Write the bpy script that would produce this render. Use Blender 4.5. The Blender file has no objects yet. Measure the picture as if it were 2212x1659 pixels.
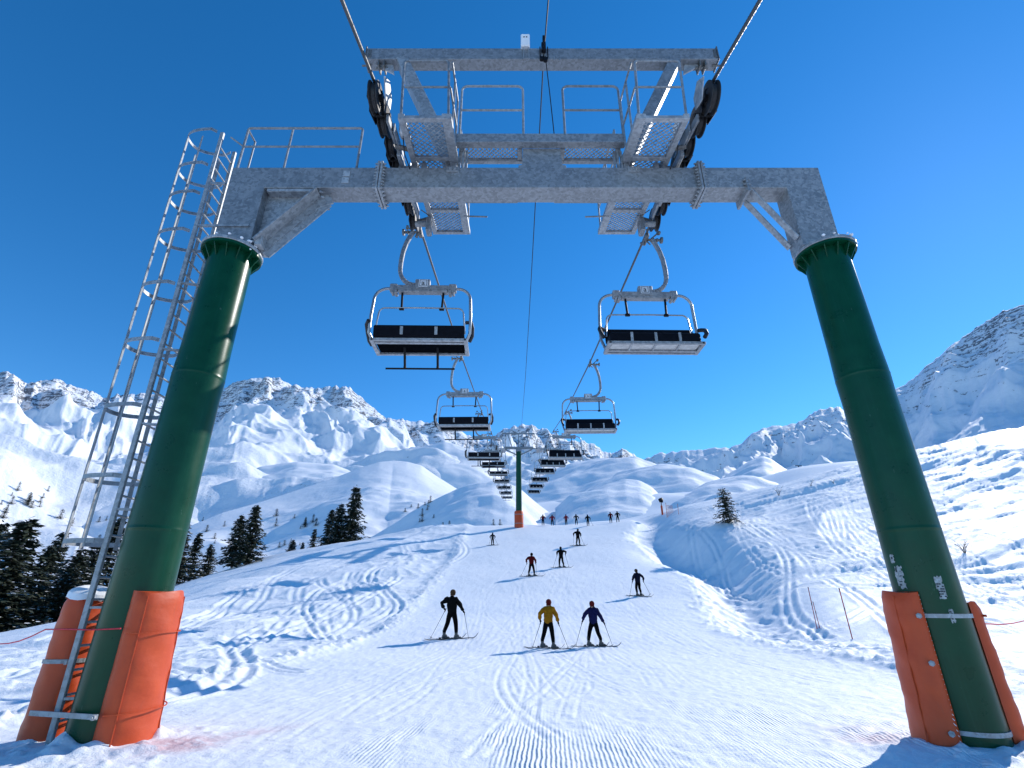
import bpy, bmesh, math, random
import numpy as np
from mathutils import Vector, Matrix, Quaternion

random.seed(7)
scene = bpy.context.scene
COL = scene.collection
R = math.radians

# ------------------------------------------------------------------ camera
H = 1.65
F = 1090.0
PITCH = R(23.5)
CP, SP = math.cos(PITCH), math.sin(PITCH)
PW, PH = 2212.0, 1659.0

cam_d = bpy.data.cameras.new("camera")
cam_d.sensor_width = 36.0
cam_d.lens = F / PW * 36.0
cam_d.clip_start = 0.05
cam_d.clip_end = 20000
cam = bpy.data.objects.new("camera", cam_d)
COL.objects.link(cam)
cam.location = (0, 0, H)
cam.rotation_euler = (R(90) + PITCH, 0, 0)
scene.camera = cam


def ray(px, py):
    """direction of a photo point (in a 2212 wide copy of the photo)"""
    x = (px - PW / 2) / F
    y = -(py - PH / 2) / F
    return Vector((x, CP - y * SP, SP + y * CP))


def P(px, py, Y):
    d = ray(px, py)
    return Vector((0, 0, H)) + d * (Y / d.y)


def ZY(px, py):
    d = ray(px, py)
    return d.x / d.y, d.z / d.y


# ------------------------------------------------------------------ mesh builder
class MB:
    def __init__(self):
        self.v, self.f, self.m = [], [], []
        self.mi = 0

    def add(self, vs, fs):
        o = len(self.v)
        self.v += [tuple(p) for p in vs]
        for f in fs:
            self.f.append(tuple(i + o for i in f))
            self.m.append(self.mi)
        return o

    def box(self, c, s, rot=None, ch=0.0):
        """box with chamfered edges; c centre, s full size, rot Matrix 3x3"""
        c = Vector(c)
        hx, hy, hz = s[0] / 2, s[1] / 2, s[2] / 2
        ch = min(ch, hx * .6, hy * .6, hz * .6)
        if ch <= 0:
            vs = [Vector((x * hx, y * hy, z * hz)) for x in (-1, 1) for y in (-1, 1) for z in (-1, 1)]
            fs = [(0, 1, 3, 2), (4, 6, 7, 5), (0, 4, 5, 1), (2, 3, 7, 6), (0, 2, 6, 4), (1, 5, 7, 3)]
        else:
            vs, idx = [], {}
            for x in (-1, 1):
                for y in (-1, 1):
                    for z in (-1, 1):
                        for a in range(3):
                            q = [x * (hx - ch), y * (hy - ch), z * (hz - ch)]
                            q[a] = (x * hx, y * hy, z * hz)[a]
                            idx[(x, y, z, a)] = len(vs)
                            vs.append(Vector(q))
            g = lambda *k: idx[k]
            fs = []
            for s_ in (-1, 1):
                fs.append([g(s_, -1, -1, 0), g(s_, 1, -1, 0), g(s_, 1, 1, 0), g(s_, -1, 1, 0)][::s_])
                fs.append([g(-1, s_, -1, 1), g(-1, s_, 1, 1), g(1, s_, 1, 1), g(1, s_, -1, 1)][::s_])
                fs.append([g(-1, -1, s_, 2), g(1, -1, s_, 2), g(1, 1, s_, 2), g(-1, 1, s_, 2)][::s_])
            for a in (-1, 1):
                for b in (-1, 1):
                    fs.append([g(a, b, -1, 0), g(a, b, -1, 1), g(a, b, 1, 1), g(a, b, 1, 0)][::-1 if a * b > 0 else 1])
                    fs.append([g(a, -1, b, 0), g(a, -1, b, 2), g(a, 1, b, 2), g(a, 1, b, 0)][::1 if a * b > 0 else -1])
                    fs.append([g(-1, a, b, 1), g(-1, a, b, 2), g(1, a, b, 2), g(1, a, b, 1)][::-1 if a * b > 0 else 1])
            for x in (-1, 1):
                for y in (-1, 1):
                    for z in (-1, 1):
                        fs.append([g(x, y, z, 0), g(x, y, z, 1), g(x, y, z, 2)][::1 if x * y * z > 0 else -1])
        if rot is not None:
            vs = [rot @ v for v in vs]
        self.add([v + c for v in vs], fs)

    def span(self, p0, p1, ch=0.0):
        """axis aligned box from two corners"""
        p0, p1 = Vector(p0), Vector(p1)
        self.box((p0 + p1) / 2, [abs(a) for a in (p1 - p0)], None, ch)

    def bar(self, p0, p1, w, h, up=(0, 0, 1), ch=0.0):
        p0, p1 = Vector(p0), Vector(p1)
        d = p1 - p0
        L = d.length
        x = d / L
        up = Vector(up)
        if abs(x.dot(up.normalized())) > .98:
            up = Vector((0, 1, 0))
        y = up.cross(x).normalized()
        z = x.cross(y)
        rot = Matrix((x, y, z)).transposed()
        self.box((p0 + p1) / 2, (L, w, h), rot, ch)

    def tube(self, pts, r, n=8, closed=False, cap=True):
        pts = [Vector(p) for p in pts]
        N = len(pts)
        rs = r if isinstance(r, (list, tuple)) else [r] * N
        tang = []
        for i in range(N):
            a = pts[(i - 1) % N] if (closed or i > 0) else pts[i]
            b = pts[(i + 1) % N] if (closed or i < N - 1) else pts[i]
            tang.append((b - a).normalized())
        u = tang[0].orthogonal().normalized()
        vs = []
        for i in range(N):
            t = tang[i]
            u = (u - t * u.dot(t))
            if u.length < 1e-5:
                u = t.orthogonal()
            u.normalize()
            w = t.cross(u)
            for k in range(n):
                a = 2 * math.pi * k / n
                vs.append(pts[i] + (u * math.cos(a) + w * math.sin(a)) * rs[i])
        fs = []
        M = N if closed else N - 1
        for i in range(M):
            j = (i + 1) % N
            for k in range(n):
                l = (k + 1) % n
                fs.append((i * n + k, i * n + l, j * n + l, j * n + k))
        if cap and not closed:
            fs.append(tuple(range(n))[::-1])
            fs.append(tuple((N - 1) * n + k for k in range(n)))
        self.add(vs, fs)

    def lathe(self, prof, c, axis=(0, 0, 1), n=32, cap=True):
        """prof: list of (radius, along)"""
        ax = Vector(axis).normalized()
        u = ax.orthogonal().normalized()
        w = ax.cross(u)
        c = Vector(c)
        vs, fs = [], []
        for r, h in prof:
            for k in range(n):
                a = 2 * math.pi * k / n
                vs.append(c + ax * h + (u * math.cos(a) + w * math.sin(a)) * r)
        for i in range(len(prof) - 1):
            for k in range(n):
                l = (k + 1) % n
                fs.append((i * n + k, i * n + l, (i + 1) * n + l, (i + 1) * n + k))
        if cap:
            fs.append(tuple(range(n))[::-1])
            fs.append(tuple((len(prof) - 1) * n + k for k in range(n)))
        self.add(vs, fs)

    def prism(self, poly, y0, y1, axis='Y'):
        """poly: list of (a,b); extruded along an axis (Y: a=x,b=z ; X: a=y,b=z)"""
        n = len(poly)
        if axis == 'Y':
            A = [(a, y0, b) for a, b in poly]
            B = [(a, y1, b) for a, b in poly]
        else:
            A = [(y0, a, b) for a, b in poly]
            B = [(y1, a, b) for a, b in poly]
        fs = [tuple(range(n)), tuple(range(n, 2 * n))[::-1]]
        for i in range(n):
            j = (i + 1) % n
            fs.append((i, i + n, j + n, j))
        self.add(A + B, fs)

    def build(self, name, mats, parent=None, origin=(0, 0, 0), smooth=35):
        me = bpy.data.meshes.new(name)
        o = Vector(origin)
        me.from_pydata([Vector(v) - o for v in self.v], [], self.f)
        if not isinstance(mats, (list, tuple)):
            mats = [mats]
        for m in mats:
            me.materials.append(m)
        me.polygons.foreach_set('material_index', self.m)
        bm = bmesh.new()
        bm.from_mesh(me)
        bmesh.ops.recalc_face_normals(bm, faces=bm.faces)
        bm.to_mesh(me)
        bm.free()
        if smooth:
            me.polygons.foreach_set('use_smooth', [True] * len(me.polygons))
            me.set_sharp_from_angle(angle=R(smooth))
        ob = bpy.data.objects.new(name, me)
        COL.objects.link(ob)
        if parent is not None:
            ob.parent = parent
        return ob


def tag(o, label=None, cat=None, group=None, kind=None):
    if label:
        o['label'] = label
    if cat:
        o['category'] = cat
    if group:
        o['group'] = group
    if kind:
        o['kind'] = kind
    return o


def empty(name, loc, label, cat, group=None, rz=0):
    o = bpy.data.objects.new(name, None)
    COL.objects.link(o)
    o.location = loc
    o.rotation_euler = (0, 0, rz)
    o.empty_display_size = .2
    return tag(o, label, cat, group)


def copy_tree(o, parent=None):
    c = o.copy()
    COL.objects.link(c)
    c.parent = parent
    for ch in list(o.children):
        copy_tree(ch, c)
    return c


def arc(c, r, a0, a1, n, plane='XZ'):
    out = []
    for i in range(n + 1):
        a = R(a0 + (a1 - a0) * i / n)
        p, q = math.cos(a) * r, math.sin(a) * r
        if plane == 'XZ':
            out.append(Vector((c[0] + p, c[1], c[2] + q)))
        elif plane == 'XY':
            out.append(Vector((c[0] + p, c[1] + q, c[2])))
        else:
            out.append(Vector((c[0], c[1] + p, c[2] + q)))
    return out


# ------------------------------------------------------------------ numpy noise
def _hash(ix, iy, seed):
    h = (ix.astype(np.int64) * 374761393 + iy.astype(np.int64) * 668265263 + seed * 982451653) & 0xFFFFFFFF
    h = ((h ^ (h >> 13)) * 1274126177) & 0xFFFFFFFF
    h = h ^ (h >> 16)
    return (h & 0xFFFF).astype(np.float64) / 65535.0


def noise(x, y, seed=0):
    ix, iy = np.floor(x), np.floor(y)
    fx, fy = x - ix, y - iy
    u = fx * fx * fx * (fx * (fx * 6 - 15) + 10)
    v = fy * fy * fy * (fy * (fy * 6 - 15) + 10)

    def g(a, b, dx, dy):
        t = _hash(a, b, seed) * 2 * np.pi
        return np.cos(t) * dx + np.sin(t) * dy
    n00 = g(ix, iy, fx, fy)
    n10 = g(ix + 1, iy, fx - 1, fy)
    n01 = g(ix, iy + 1, fx, fy - 1)
    n11 = g(ix + 1, iy + 1, fx - 1, fy - 1)
    a = n00 + u * (n10 - n00)
    b = n01 + u * (n11 - n01)
    return (a + v * (b - a)) * 1.5


def fbm(x, y, octv=4, seed=0, gain=.5, lac=2.03):
    s, a = 0, 1
    for i in range(octv):
        s = s + a * noise(x, y, seed + i * 17)
        x, y = x * lac, y * lac
        a *= gain
    return s


def ridged(x, y, octv=4, seed=0, gain=.5, lac=2.1):
    s, a, w = 0, 1, 1
    for i in range(octv):
        n = 1 - np.abs(noise(x, y, seed + i * 23)) * 1.3
        n = np.clip(n, 0, 1) ** 2
        s = s + a * n * w
        w = np.clip(n * 1.6, 0, 1)
        x, y = x * lac, y * lac
        a *= gain
    return s


def sstep(a, b, x):
    t = np.clip((x - a) / (b - a), 0, 1)
    return t * t * (3 - 2 * t)


def softplus(x, w=1.0):
    return np.where(x > 20 * w, x, w * np.log1p(np.exp(np.clip(x / w, -40, 40))))


# ------------------------------------------------------------------ materials
def new_mat(name):
    m = bpy.data.materials.new(name)
    m.use_nodes = True
    nt = m.node_tree
    return m, nt, nt.nodes['Principled BSDF']


def N(nt, t, **kw):
    n = nt.nodes.new(t)
    for k, v in kw.items():
        if k in n.inputs.keys():
            n.inputs[k].default_value = v
        else:
            setattr(n, k, v)
    return n


def ramp(nt, src, stops):
    n = nt.nodes.new('ShaderNodeValToRGB')
    e = n.color_ramp.elements
    while len(e) < len(stops):
        e.new(.5)
    for i, (p, c) in enumerate(stops):
        e[i].position = p
        e[i].color = (c, c, c, 1) if not isinstance(c, (tuple, list)) else (*c, 1)
    nt.links.new(src, n.inputs[0])
    return n.outputs[0]


def mixc(nt, fac, a, b, mode='MIX'):
    n = nt.nodes.new('ShaderNodeMix')
    n.data_type = 'RGBA'
    n.blend_type = mode
    for sock, val in ((n.inputs[0], fac), (n.inputs[6], a), (n.inputs[7], b)):
        if isinstance(val, bpy.types.NodeSocket):
            nt.links.new(val, sock)
        elif isinstance(val, (tuple, list)):
            sock.default_value = (*val, 1)
        else:
            sock.default_value = val
    return n.outputs[2]


def bump(nt, src, strength, dist, normal=None):
    n = nt.nodes.new('ShaderNodeBump')
    n.inputs['Strength'].default_value = strength
    n.inputs['Distance'].default_value = dist
    nt.links.new(src, n.inputs['Height'])
    if normal is not None:
        nt.links.new(normal, n.inputs['Normal'])
    return n.outputs[0]


def math_n(nt, op, a, b=None, clamp=False):
    n = nt.nodes.new('ShaderNodeMath')
    n.operation = op
    n.use_clamp = clamp
    for i, v in enumerate((a, b)):
        if v is None:
            continue
        if isinstance(v, bpy.types.NodeSocket):
            nt.links.new(v, n.inputs[i])
        else:
            n.inputs[i].default_value = v
    return n.outputs[0]


def tex_noise(nt, scale, detail=4, rough=.55, coord='Object', stretch=None):
    tc = nt.nodes.new('ShaderNodeTexCoord')
    out = tc.outputs[coord]
    if stretch:
        mp = nt.nodes.new('ShaderNodeMapping')
        mp.inputs['Scale'].default_value = stretch
        nt.links.new(out, mp.inputs[0])
        out = mp.outputs[0]
    n = nt.nodes.new('ShaderNodeTexNoise')
    n.inputs['Scale'].default_value = scale
    n.inputs['Detail'].default_value = detail
    n.inputs['Roughness'].default_value = rough
    nt.links.new(out, n.inputs['Vector'])
    return n.outputs[0]


def simple(name, col, rough=.5, metal=0.0, var=.25, vscale=6, bstr=0.0, bscale=60, coat=0.0, spec=.5):
    m, nt, b = new_mat(name)
    f = tex_noise(nt, vscale, 5, .6)
    dark = tuple(c * (1 - var) for c in col)
    light = tuple(min(1, c * (1 + var)) for c in col)
    c = mixc(nt, ramp(nt, f, [(.3, 0.), (.7, 1.)]), dark, light)
    nt.links.new(c, b.inputs['Base Color'])
    b.inputs['Roughness'].default_value = rough
    b.inputs['Metallic'].default_value = metal
    b.inputs['Specular IOR Level'].default_value = spec
    b.inputs['Coat Weight'].default_value = coat
    if bstr:
        nt.links.new(bump(nt, tex_noise(nt, bscale, 4), bstr, .01), b.inputs['Normal'])
    return m


def mat_galv(name, base=.275, tint=(.93, 1.0, 1.06), spangle=20):
    m, nt, b = new_mat(name)
    tc = N(nt, 'ShaderNodeTexCoord')
    vo = N(nt, 'ShaderNodeTexVoronoi', Scale=spangle)
    vo.feature = 'F1'
    nz = N(nt, 'ShaderNodeTexNoise', Scale=spangle * .6, Detail=4.0)
    nt.links.new(tc.outputs['Object'], nz.inputs['Vector'])
    vm = N(nt, 'ShaderNodeVectorMath')
    vm.operation = 'MULTIPLY_ADD'
    vm.inputs[1].default_value = (.12, .12, .12)
    nt.links.new(nz.outputs['Color'], vm.inputs[0])
    nt.links.new(tc.outputs['Object'], vm.inputs[2])
    nt.links.new(vm.outputs[0], vo.inputs['Vector'])
    sp = N(nt, 'ShaderNodeSeparateColor')
    nt.links.new(vo.outputs['Color'], sp.inputs[0])
    big = tex_noise(nt, 2.2, 5, .65)
    t = mixc(nt, .45, sp.outputs[0], big)
    lo = tuple(base * .76 * c for c in tint)
    hi = tuple(base * 1.22 * c for c in tint)
    col = mixc(nt, ramp(nt, t, [(.25, 0.), (.75, 1.)]), lo, hi)
    # pale run marks
    st = tex_noise(nt, 5, 5, .6, stretch=(1, 1, .8))
    col = mixc(nt, ramp(nt, st, [(.60, 0.), (.74, .5)]), col, tuple(base * 1.6 * c for c in tint))
    oi = N(nt, 'ShaderNodeObjectInfo')
    tone = mixc(nt, oi.outputs['Random'], (.82, .83, .84), (1.18, 1.17, 1.15))
    col = mixc(nt, 1.0, col, tone, 'MULTIPLY')
    nt.links.new(col, b.inputs['Base Color'])
    b.inputs['Metallic'].default_value = .35
    nt.links.new(ramp(nt, t, [(.2, .42), (.8, .62)]), b.inputs['Roughness'])
    nt.links.new(bump(nt, tex_noise(nt, 40, 3), .12, .004), b.inputs['Normal'])
    return m


GALV = mat_galv('galvanized_steel')
GALV_L = mat_galv('light_galvanized_steel', .33)
STEEL = simple('chair_tube_steel', (.36, .38, .40), .33, .75, .2, 9, .05, 50)
CAST = simple('cast_grip_steel', (.17, .165, .155), .5, .6, .4, 30, .2, 90)
DARKSTEEL = simple('dark_steel', (.006, .0065, .008), .5, .1, .4, 20, .1, 60, 0, .2)
RUBBER = simple('black_rubber', (.012, .012, .013), .55, 0, .4, 20, .15, 70)
CUSHION = simple('black_cushion', (.004, .005, .009), .6, 0, .3, 8, .12, 40, 0, .08)
PANBLACK = simple('black_seat_pan', (.004, .0045, .006), .9, 0, .3, 8, .1, 40, 0, 0.0)
SLAT = simple('pale_seat_slats', (.52, .53, .52), .5, .1, .18, 12, .1, 50)
WHITE = simple('white_plastic', (.78, .79, .80), .4, 0, .06, 9)
PLATE = simple('number_plate_white', (.62, .68, .72), .45, 0, .06, 9)
STICK = simple('weathered_sticker', (.30, .33, .33), .6, 0, .5, 30)
INK = simple('plate_ink', (.012, .02, .03), .5, 0, .1, 9)
REDROPE = simple('red_rope', (.62, .03, .05), .7, 0, .25, 30, .3, 120)
REDPOLE = simple('red_marker_pole', (.36, .02, .03), .5, 0, .5, 5)
ORANGENET = simple('orange_netting', (.75, .2, .1), .6, 0, .2, 8)
TWIG = simple('dry_twig', (.07, .045, .03), .8, 0, .4, 12)
BARK = simple('bark', (.055, .042, .035), .85, 0, .4, 10, .6, 25)


def mat_green():
    m, nt, b = new_mat('green_paint')
    f = tex_noise(nt, 3, 6, .6)
    c = mixc(nt, ramp(nt, f, [(.3, 0.), (.75, 1.)]), (.0008, .042, .017), (.0014, .060, .026))
    sc = tex_noise(nt, 30, 3, .6, stretch=(1, 1, .25))
    c = mixc(nt, ramp(nt, sc, [(.70, 0.), (.76, .35)]), c, (.16, .25, .2))
    # chalky streaks running down
    st = tex_noise(nt, 7, 4, .6, stretch=(5, 5, .12))
    c = mixc(nt, ramp(nt, st, [(.55, 0.), (.8, .14)]), c, (.02, .13, .085))
    nt.links.new(c, b.inputs['Base Color'])
    nt.links.new(ramp(nt, f, [(.2, .24), (.8, .36)]), b.inputs['Roughness'])
    b.inputs['Specular IOR Level'].default_value = .24
    n1 = bump(nt, tex_noise(nt, 60, 3), .10, .004)
    n2 = bump(nt, tex_noise(nt, 1.6, 2), .12, .05, n1)
    nt.links.new(n2, b.inputs['Normal'])
    return m


GREEN = mat_green()


def mat_orange():
    m, nt, b = new_mat('orange_vinyl')
    f = tex_noise(nt, 4, 6, .6)
    c = mixc(nt, ramp(nt, f, [(.3, 0.), (.75, 1.)]), (.50, .050, .003), (.59, .068, .005))
    d = tex_noise(nt, 9, 5, .7, stretch=(2, 2, .4))
    c = mixc(nt, ramp(nt, d, [(.58, 0.), (.85, .5)]), c, (.30, .06, .025))
    nt.links.new(c, b.inputs['Base Color'])
    b.inputs['Roughness'].default_value = .5
    n1 = bump(nt, tex_noise(nt, 5, 4, .5, stretch=(1, 1, 1.8)), .22, .03)
    n2 = bump(nt, tex_noise(nt, 160, 2), .12, .004, n1)
    nt.links.new(n2, b.inputs['Normal'])
    return m


ORANGE = mat_orange()


def mat_snow(name, near=True):
    m, nt, b = new_mat(name)
    f = tex_noise(nt, .5 if near else .01, 5, .6)
    c = mixc(nt, ramp(nt, f, [(.3, 0.), (.7, 1.)]), (.80, .835, .87), (.86, .88, .90))
    if near:
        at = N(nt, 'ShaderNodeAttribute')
        at.attribute_name = 'pink_patch'
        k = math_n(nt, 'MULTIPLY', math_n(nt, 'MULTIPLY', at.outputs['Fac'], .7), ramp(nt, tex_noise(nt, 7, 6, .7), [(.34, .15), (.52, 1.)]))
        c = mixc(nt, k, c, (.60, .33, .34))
    nt.links.new(c, b.inputs['Base Color'])
    b.inputs['Roughness'].default_value = .62
    b.inputs['Specular IOR Level'].default_value = .3
    if near:
        g = tex_noise(nt, 55, 4, .7)
        n1 = bump(nt, g, .40, .012)
        g2 = tex_noise(nt, 9, 5, .65)
        n2 = bump(nt, g2, .5, .05, n1)
        g3 = tex_noise(nt, 2.4, 6, .62, stretch=(.45, 1.5, 1))
        n2 = bump(nt, g3, .22, .08, n2)
        # groomed corduroy ridges where the groomer left them
        at2 = N(nt, 'ShaderNodeAttribute')
        at2.attribute_name = 'cord'
        tc = N(nt, 'ShaderNodeTexCoord')
        mp = N(nt, 'ShaderNodeMapping')
        mp.inputs['Rotation'].default_value = (0, 0, R(4))
        nt.links.new(tc.outputs['Object'], mp.inputs[0])
        w = N(nt, 'ShaderNodeTexWave', Scale=5.6, Distortion=2.4, Detail=4.0)
        w.inputs['Detail Scale'].default_value = .6
        w.bands_direction = 'X'
        nt.links.new(mp.outputs[0], w.inputs['Vector'])
        hgt = math_n(nt, 'MULTIPLY', w.outputs['Fac'], at2.outputs['Fac'])
        n3 = bump(nt, hgt, .8, .03, n2)
        nt.links.new(n3, b.inputs['Normal'])
    else:
        g = tex_noise(nt, .12, 6, .6)
        nt.links.new(bump(nt, g, .35, 1.5), b.inputs['Normal'])
    return m


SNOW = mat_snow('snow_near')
SNOWCAP = simple('snow_cap', (.83, .85, .88), .6, 0, .04, 5, .5, 30)


def mat_mountain(name, nscale=.06, rockcol=(.12, .125, .142), bumpd=4.0):
    m, nt, b = new_mat(name)
    at = N(nt, 'ShaderNodeAttribute')
    at.attribute_name = 'rock'
    n1 = tex_noise(nt, nscale, 8, .72)
    n2 = tex_noise(nt, nscale * 3.3, 6, .7)
    n3 = tex_noise(nt, nscale * .9, 6, .7, stretch=(.6, .6, 3.5))
    s = math_n(nt, 'ADD', at.outputs['Fac'], math_n(nt, 'MULTIPLY', math_n(nt, 'SUBTRACT', n1, .5), 1.7))
    s = math_n(nt, 'ADD', s, math_n(nt, 'MULTIPLY', math_n(nt, 'SUBTRACT', n3, .5), 2.2))
    s = math_n(nt, 'ADD', s, math_n(nt, 'MULTIPLY', math_n(nt, 'SUBTRACT', n2, .5), 2.4))
    k = ramp(nt, s, [(.50, 0.), (.60, 1.)])
    rc = mixc(nt, ramp(nt, n2, [(.3, 0.), (.7, 1.)]), tuple(c * .6 for c in rockcol), tuple(c * 1.9 for c in rockcol))
    col = mixc(nt, k, (.83, .85, .88), rc)
    nt.links.new(col, b.inputs['Base Color'])
    b.inputs['Roughness'].default_value = .7
    b.inputs['Specular IOR Level'].default_value = .2
    nb = bump(nt, n1, .55, bumpd)
    nb = bump(nt, math_n(nt, 'MULTIPLY', n2, k), .6, 3.0, nb)
    nt.links.new(nb, b.inputs['Normal'])
    return m


MOUNT = mat_mountain('mountain_rock_and_snow')
HILLM = mat_mountain('hill_snow', .15, bumpd=.8)
# ------------------------------------------------------------------ the near snow
_pt = np.array([(-300, -40), (-60, -5.0), (-10, -.35), (0, 0), (14, 0), (20, .12), (28, 1.0), (33, 2.05), (37, 3.1), (42.5, 4.5),
                (50.5, 6.9), (56, 8.6), (60, 9.85), (64, 10.5), (70, 10.85), (90, 11.4), (110, 14.5), (150, 24), (250, 44),
                (400, 77), (700, 140), (1500, 300), (4000, 700)], float)
_ys = np.linspace(-300, 4000, 43001)
_zs = np.interp(_ys, _pt[:, 0], _pt[:, 1])
_k = np.exp(-np.linspace(-2.2, 2.2, 45) ** 2)
_zs = np.convolve(np.pad(_zs, 22, mode='edge'), _k / _k.sum(), mode='valid')


def prof(Y):
    return np.interp(Y, _ys, _zs)


def x_left_edge(Y):
    return np.interp(Y, [0, 12.8, 24, 37, 48, 60], [-7.7, -7.2, -5.4, -5.0, -4.5, -5])


def x_right_edge(Y):
    return np.interp(Y, [0, 14.4, 24.5, 37.5, 53, 60], [10.2, 9.8, 8.7, 12, 11.2, 14])


def x_fall(Y):
    return np.interp(Y, [-50, 0, 26, 35, 52, 58, 62, 80], [-28, -26, -23.5, -21.5, -18.3, -13, -11, -9])


# --- ski tracks pressed into a fine height map
GX0, GX1, GY0, GY1, GS = -30.0, 68.0, 6.0, 74.0, .042
_gw, _gh = int((GX1 - GX0) / GS), int((GY1 - GY0) / GS)
gmin = np.zeros((_gh, _gw), np.float32)
gmax = np.zeros((_gh, _gw), np.float32)


def stamp(pts, w, depth):
    rad = int(w * 3.2 / GS) + 1
    off = np.arange(-rad, rad + 1)
    for i, (x, y) in enumerate(pts):
        cx, cy = (x - GX0) / GS, (y - GY0) / GS
        ix, iy = int(cx), int(cy)
        if ix < rad or iy < rad or ix >= _gw - rad - 1 or iy >= _gh - rad - 1:
            continue
        d = np.hypot((off[None, :] + ix - cx), (off[:, None] + iy - cy)) * GS
        s = (slice(iy - rad, iy + rad + 1), slice(ix - rad, ix + rad + 1))
        gmin[s] = np.minimum(gmin[s], -depth * np.exp(-(d / w) ** 2))
        gmax[s] = np.maximum(gmax[s], depth * .55 * np.exp(-((d - 1.9 * w) / (w * .8)) ** 2))


rt = random.Random(5)


def track(f, t0, t1, w, depth, gap=.32):
    n = int(abs(t1 - t0) / (w * .8)) + 2
    for sd in (-.5, .5):
        stamp([f(t0 + (t1 - t0) * i / n, sd * gap) for i in range(n + 1)], w, depth)


for k in range(46):                                     # long turns down the groomed run
    a, lam, ph = rt.uniform(.1, .7), rt.uniform(18, 40), rt.uniform(0, 6.3)
    xa, xb = rt.uniform(-5, 10), rt.uniform(-4, 8)
    f = lambda y, s: (xa + (xb - xa) * (y - 7) / 50 + a * math.sin(y * 6.283 / lam + ph) + s, y)
    y0 = rt.uniform(7, 22)
    track(f, y0, y0 + rt.uniform(12, 36), rt.uniform(.032, .048), rt.uniform(.008, .019), rt.uniform(.2, .4))
for k in range(26):                                     # skidded arcs across the run
    cx, cy, rr, a0 = rt.uniform(-6, 9), rt.uniform(9, 32), rt.uniform(5, 13), rt.uniform(-1, 1) + rt.choice([0, math.pi])
    f = lambda t, s: (cx + (rr + s) * math.cos(a0 + t / rr), cy + (rr + s) * math.sin(a0 + t / rr))
    track(f, 0, rt.uniform(4, 9), rt.uniform(.03, .045), rt.uniform(.006, .013), .3)
for k in range(17):                                     # S turns in the chopped snow beside the run
    a, lam, ph = rt.uniform(.8, 3.0), rt.uniform(15, 34), rt.uniform(0, 6.3)
    xa, xb = rt.uniform(-22, -7), rt.uniform(-17, -6)
    f = lambda y, s: (xa + (xb - xa) * (y - 10) / 45 + a * math.sin(y * 6.283 / lam + ph) + s, y)
    y0 = rt.uniform(10, 30)
    track(f, y0, y0 + rt.uniform(12, 30), rt.uniform(.10, .15), rt.uniform(.06, .11), .45)
for k in range(20):                                     # traverses across the chopped snow
    y0, sl, a, lam, ph = rt.uniform(11, 52), rt.uniform(-.5, .9), rt.uniform(.2, .8), rt.uniform(7, 16), rt.uniform(0, 6.3)
    f = lambda x, s: (x, y0 + sl * (x + 8) + a * math.sin(x * 6.283 / lam + ph) + s)
    x0 = rt.uniform(-24, -12)
    track(f, x0, min(x0 + rt.uniform(6, 16), -5.5), rt.uniform(.08, .14), rt.uniform(.05, .10), .4)
for k in range(90):                                     # traverses over the big bank
    y0, sl, a, lam, ph = rt.uniform(13, 70), rt.uniform(-.25, .5), rt.uniform(.2, .9), rt.uniform(7, 18), rt.uniform(0, 6.3)
    f = lambda x, s: (x, y0 + sl * (x - 12) + a * math.sin(x * 6.283 / lam + ph) + s)
    x0 = rt.uniform(10, 40)
    track(f, x0, x0 + rt.uniform(16, 44), rt.uniform(.08, .17), rt.uniform(.05, .12), .45)


for k in range(26):                                     # turns down the bank beside the run
    a, lam, ph = rt.uniform(.5, 2.0), rt.uniform(18, 44), rt.uniform(0, 6.3)
    xa, xb = rt.uniform(14, 44), rt.uniform(12, 26)
    f = lambda y, s: (xb + (xa - xb) * (y - 20) / 40 + a * math.sin(y * 6.283 / lam + ph) + s, y)
    y0 = rt.uniform(20, 38)
    track(f, y0, y0 + rt.uniform(12, 28), rt.uniform(.09, .16), rt.uniform(.06, .12), .45)


def sample_tracks(X, Y):
    cx = (X - GX0) / GS
    cy = (Y - GY0) / GS
    ok = (cx > 1) & (cy > 1) & (cx < _gw - 2) & (cy < _gh - 2)
    out = np.zeros(X.shape)
    a, b = cx[ok], cy[ok]
    ia, ib = a.astype(int), b.astype(int)
    fa, fb = a - ia, b - ib
    t = gmin + np.where(gmin < -.004, gmax * .35, gmax)
    out[ok] = (t[ib, ia] * (1 - fa) * (1 - fb) + t[ib, ia + 1] * fa * (1 - fb) + t[ib + 1, ia] * (1 - fa) * fb + t[ib + 1, ia + 1] * fa * fb)
    return out


POST_L = Vector((-5.17, 7.6, 0))
POST_R = Vector((5.78, 7.6, 0))


def base_height(X, Y):
    z = prof(Y)
    fall = softplus(x_fall(Y) - X, 2.2) * .30
    z = z - 26 * np.tanh(fall / 26)
    rise = np.interp(Y, [0, 15, 30, 45, 56, 64, 72, 400], [0, .03, .11, .175, .22, .235, .235, .12])
    r0 = softplus(X - np.interp(Y, [0, 20, 60], [15, 14.5, 12.5]), 2.5)
    z = z + rise * np.minimum(r0, 160)
    # the crest behind which the bank turns down again
    z = z - sstep(66, 110, Y) * np.clip(X - 12, 0, 120) * .05
    return z


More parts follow.
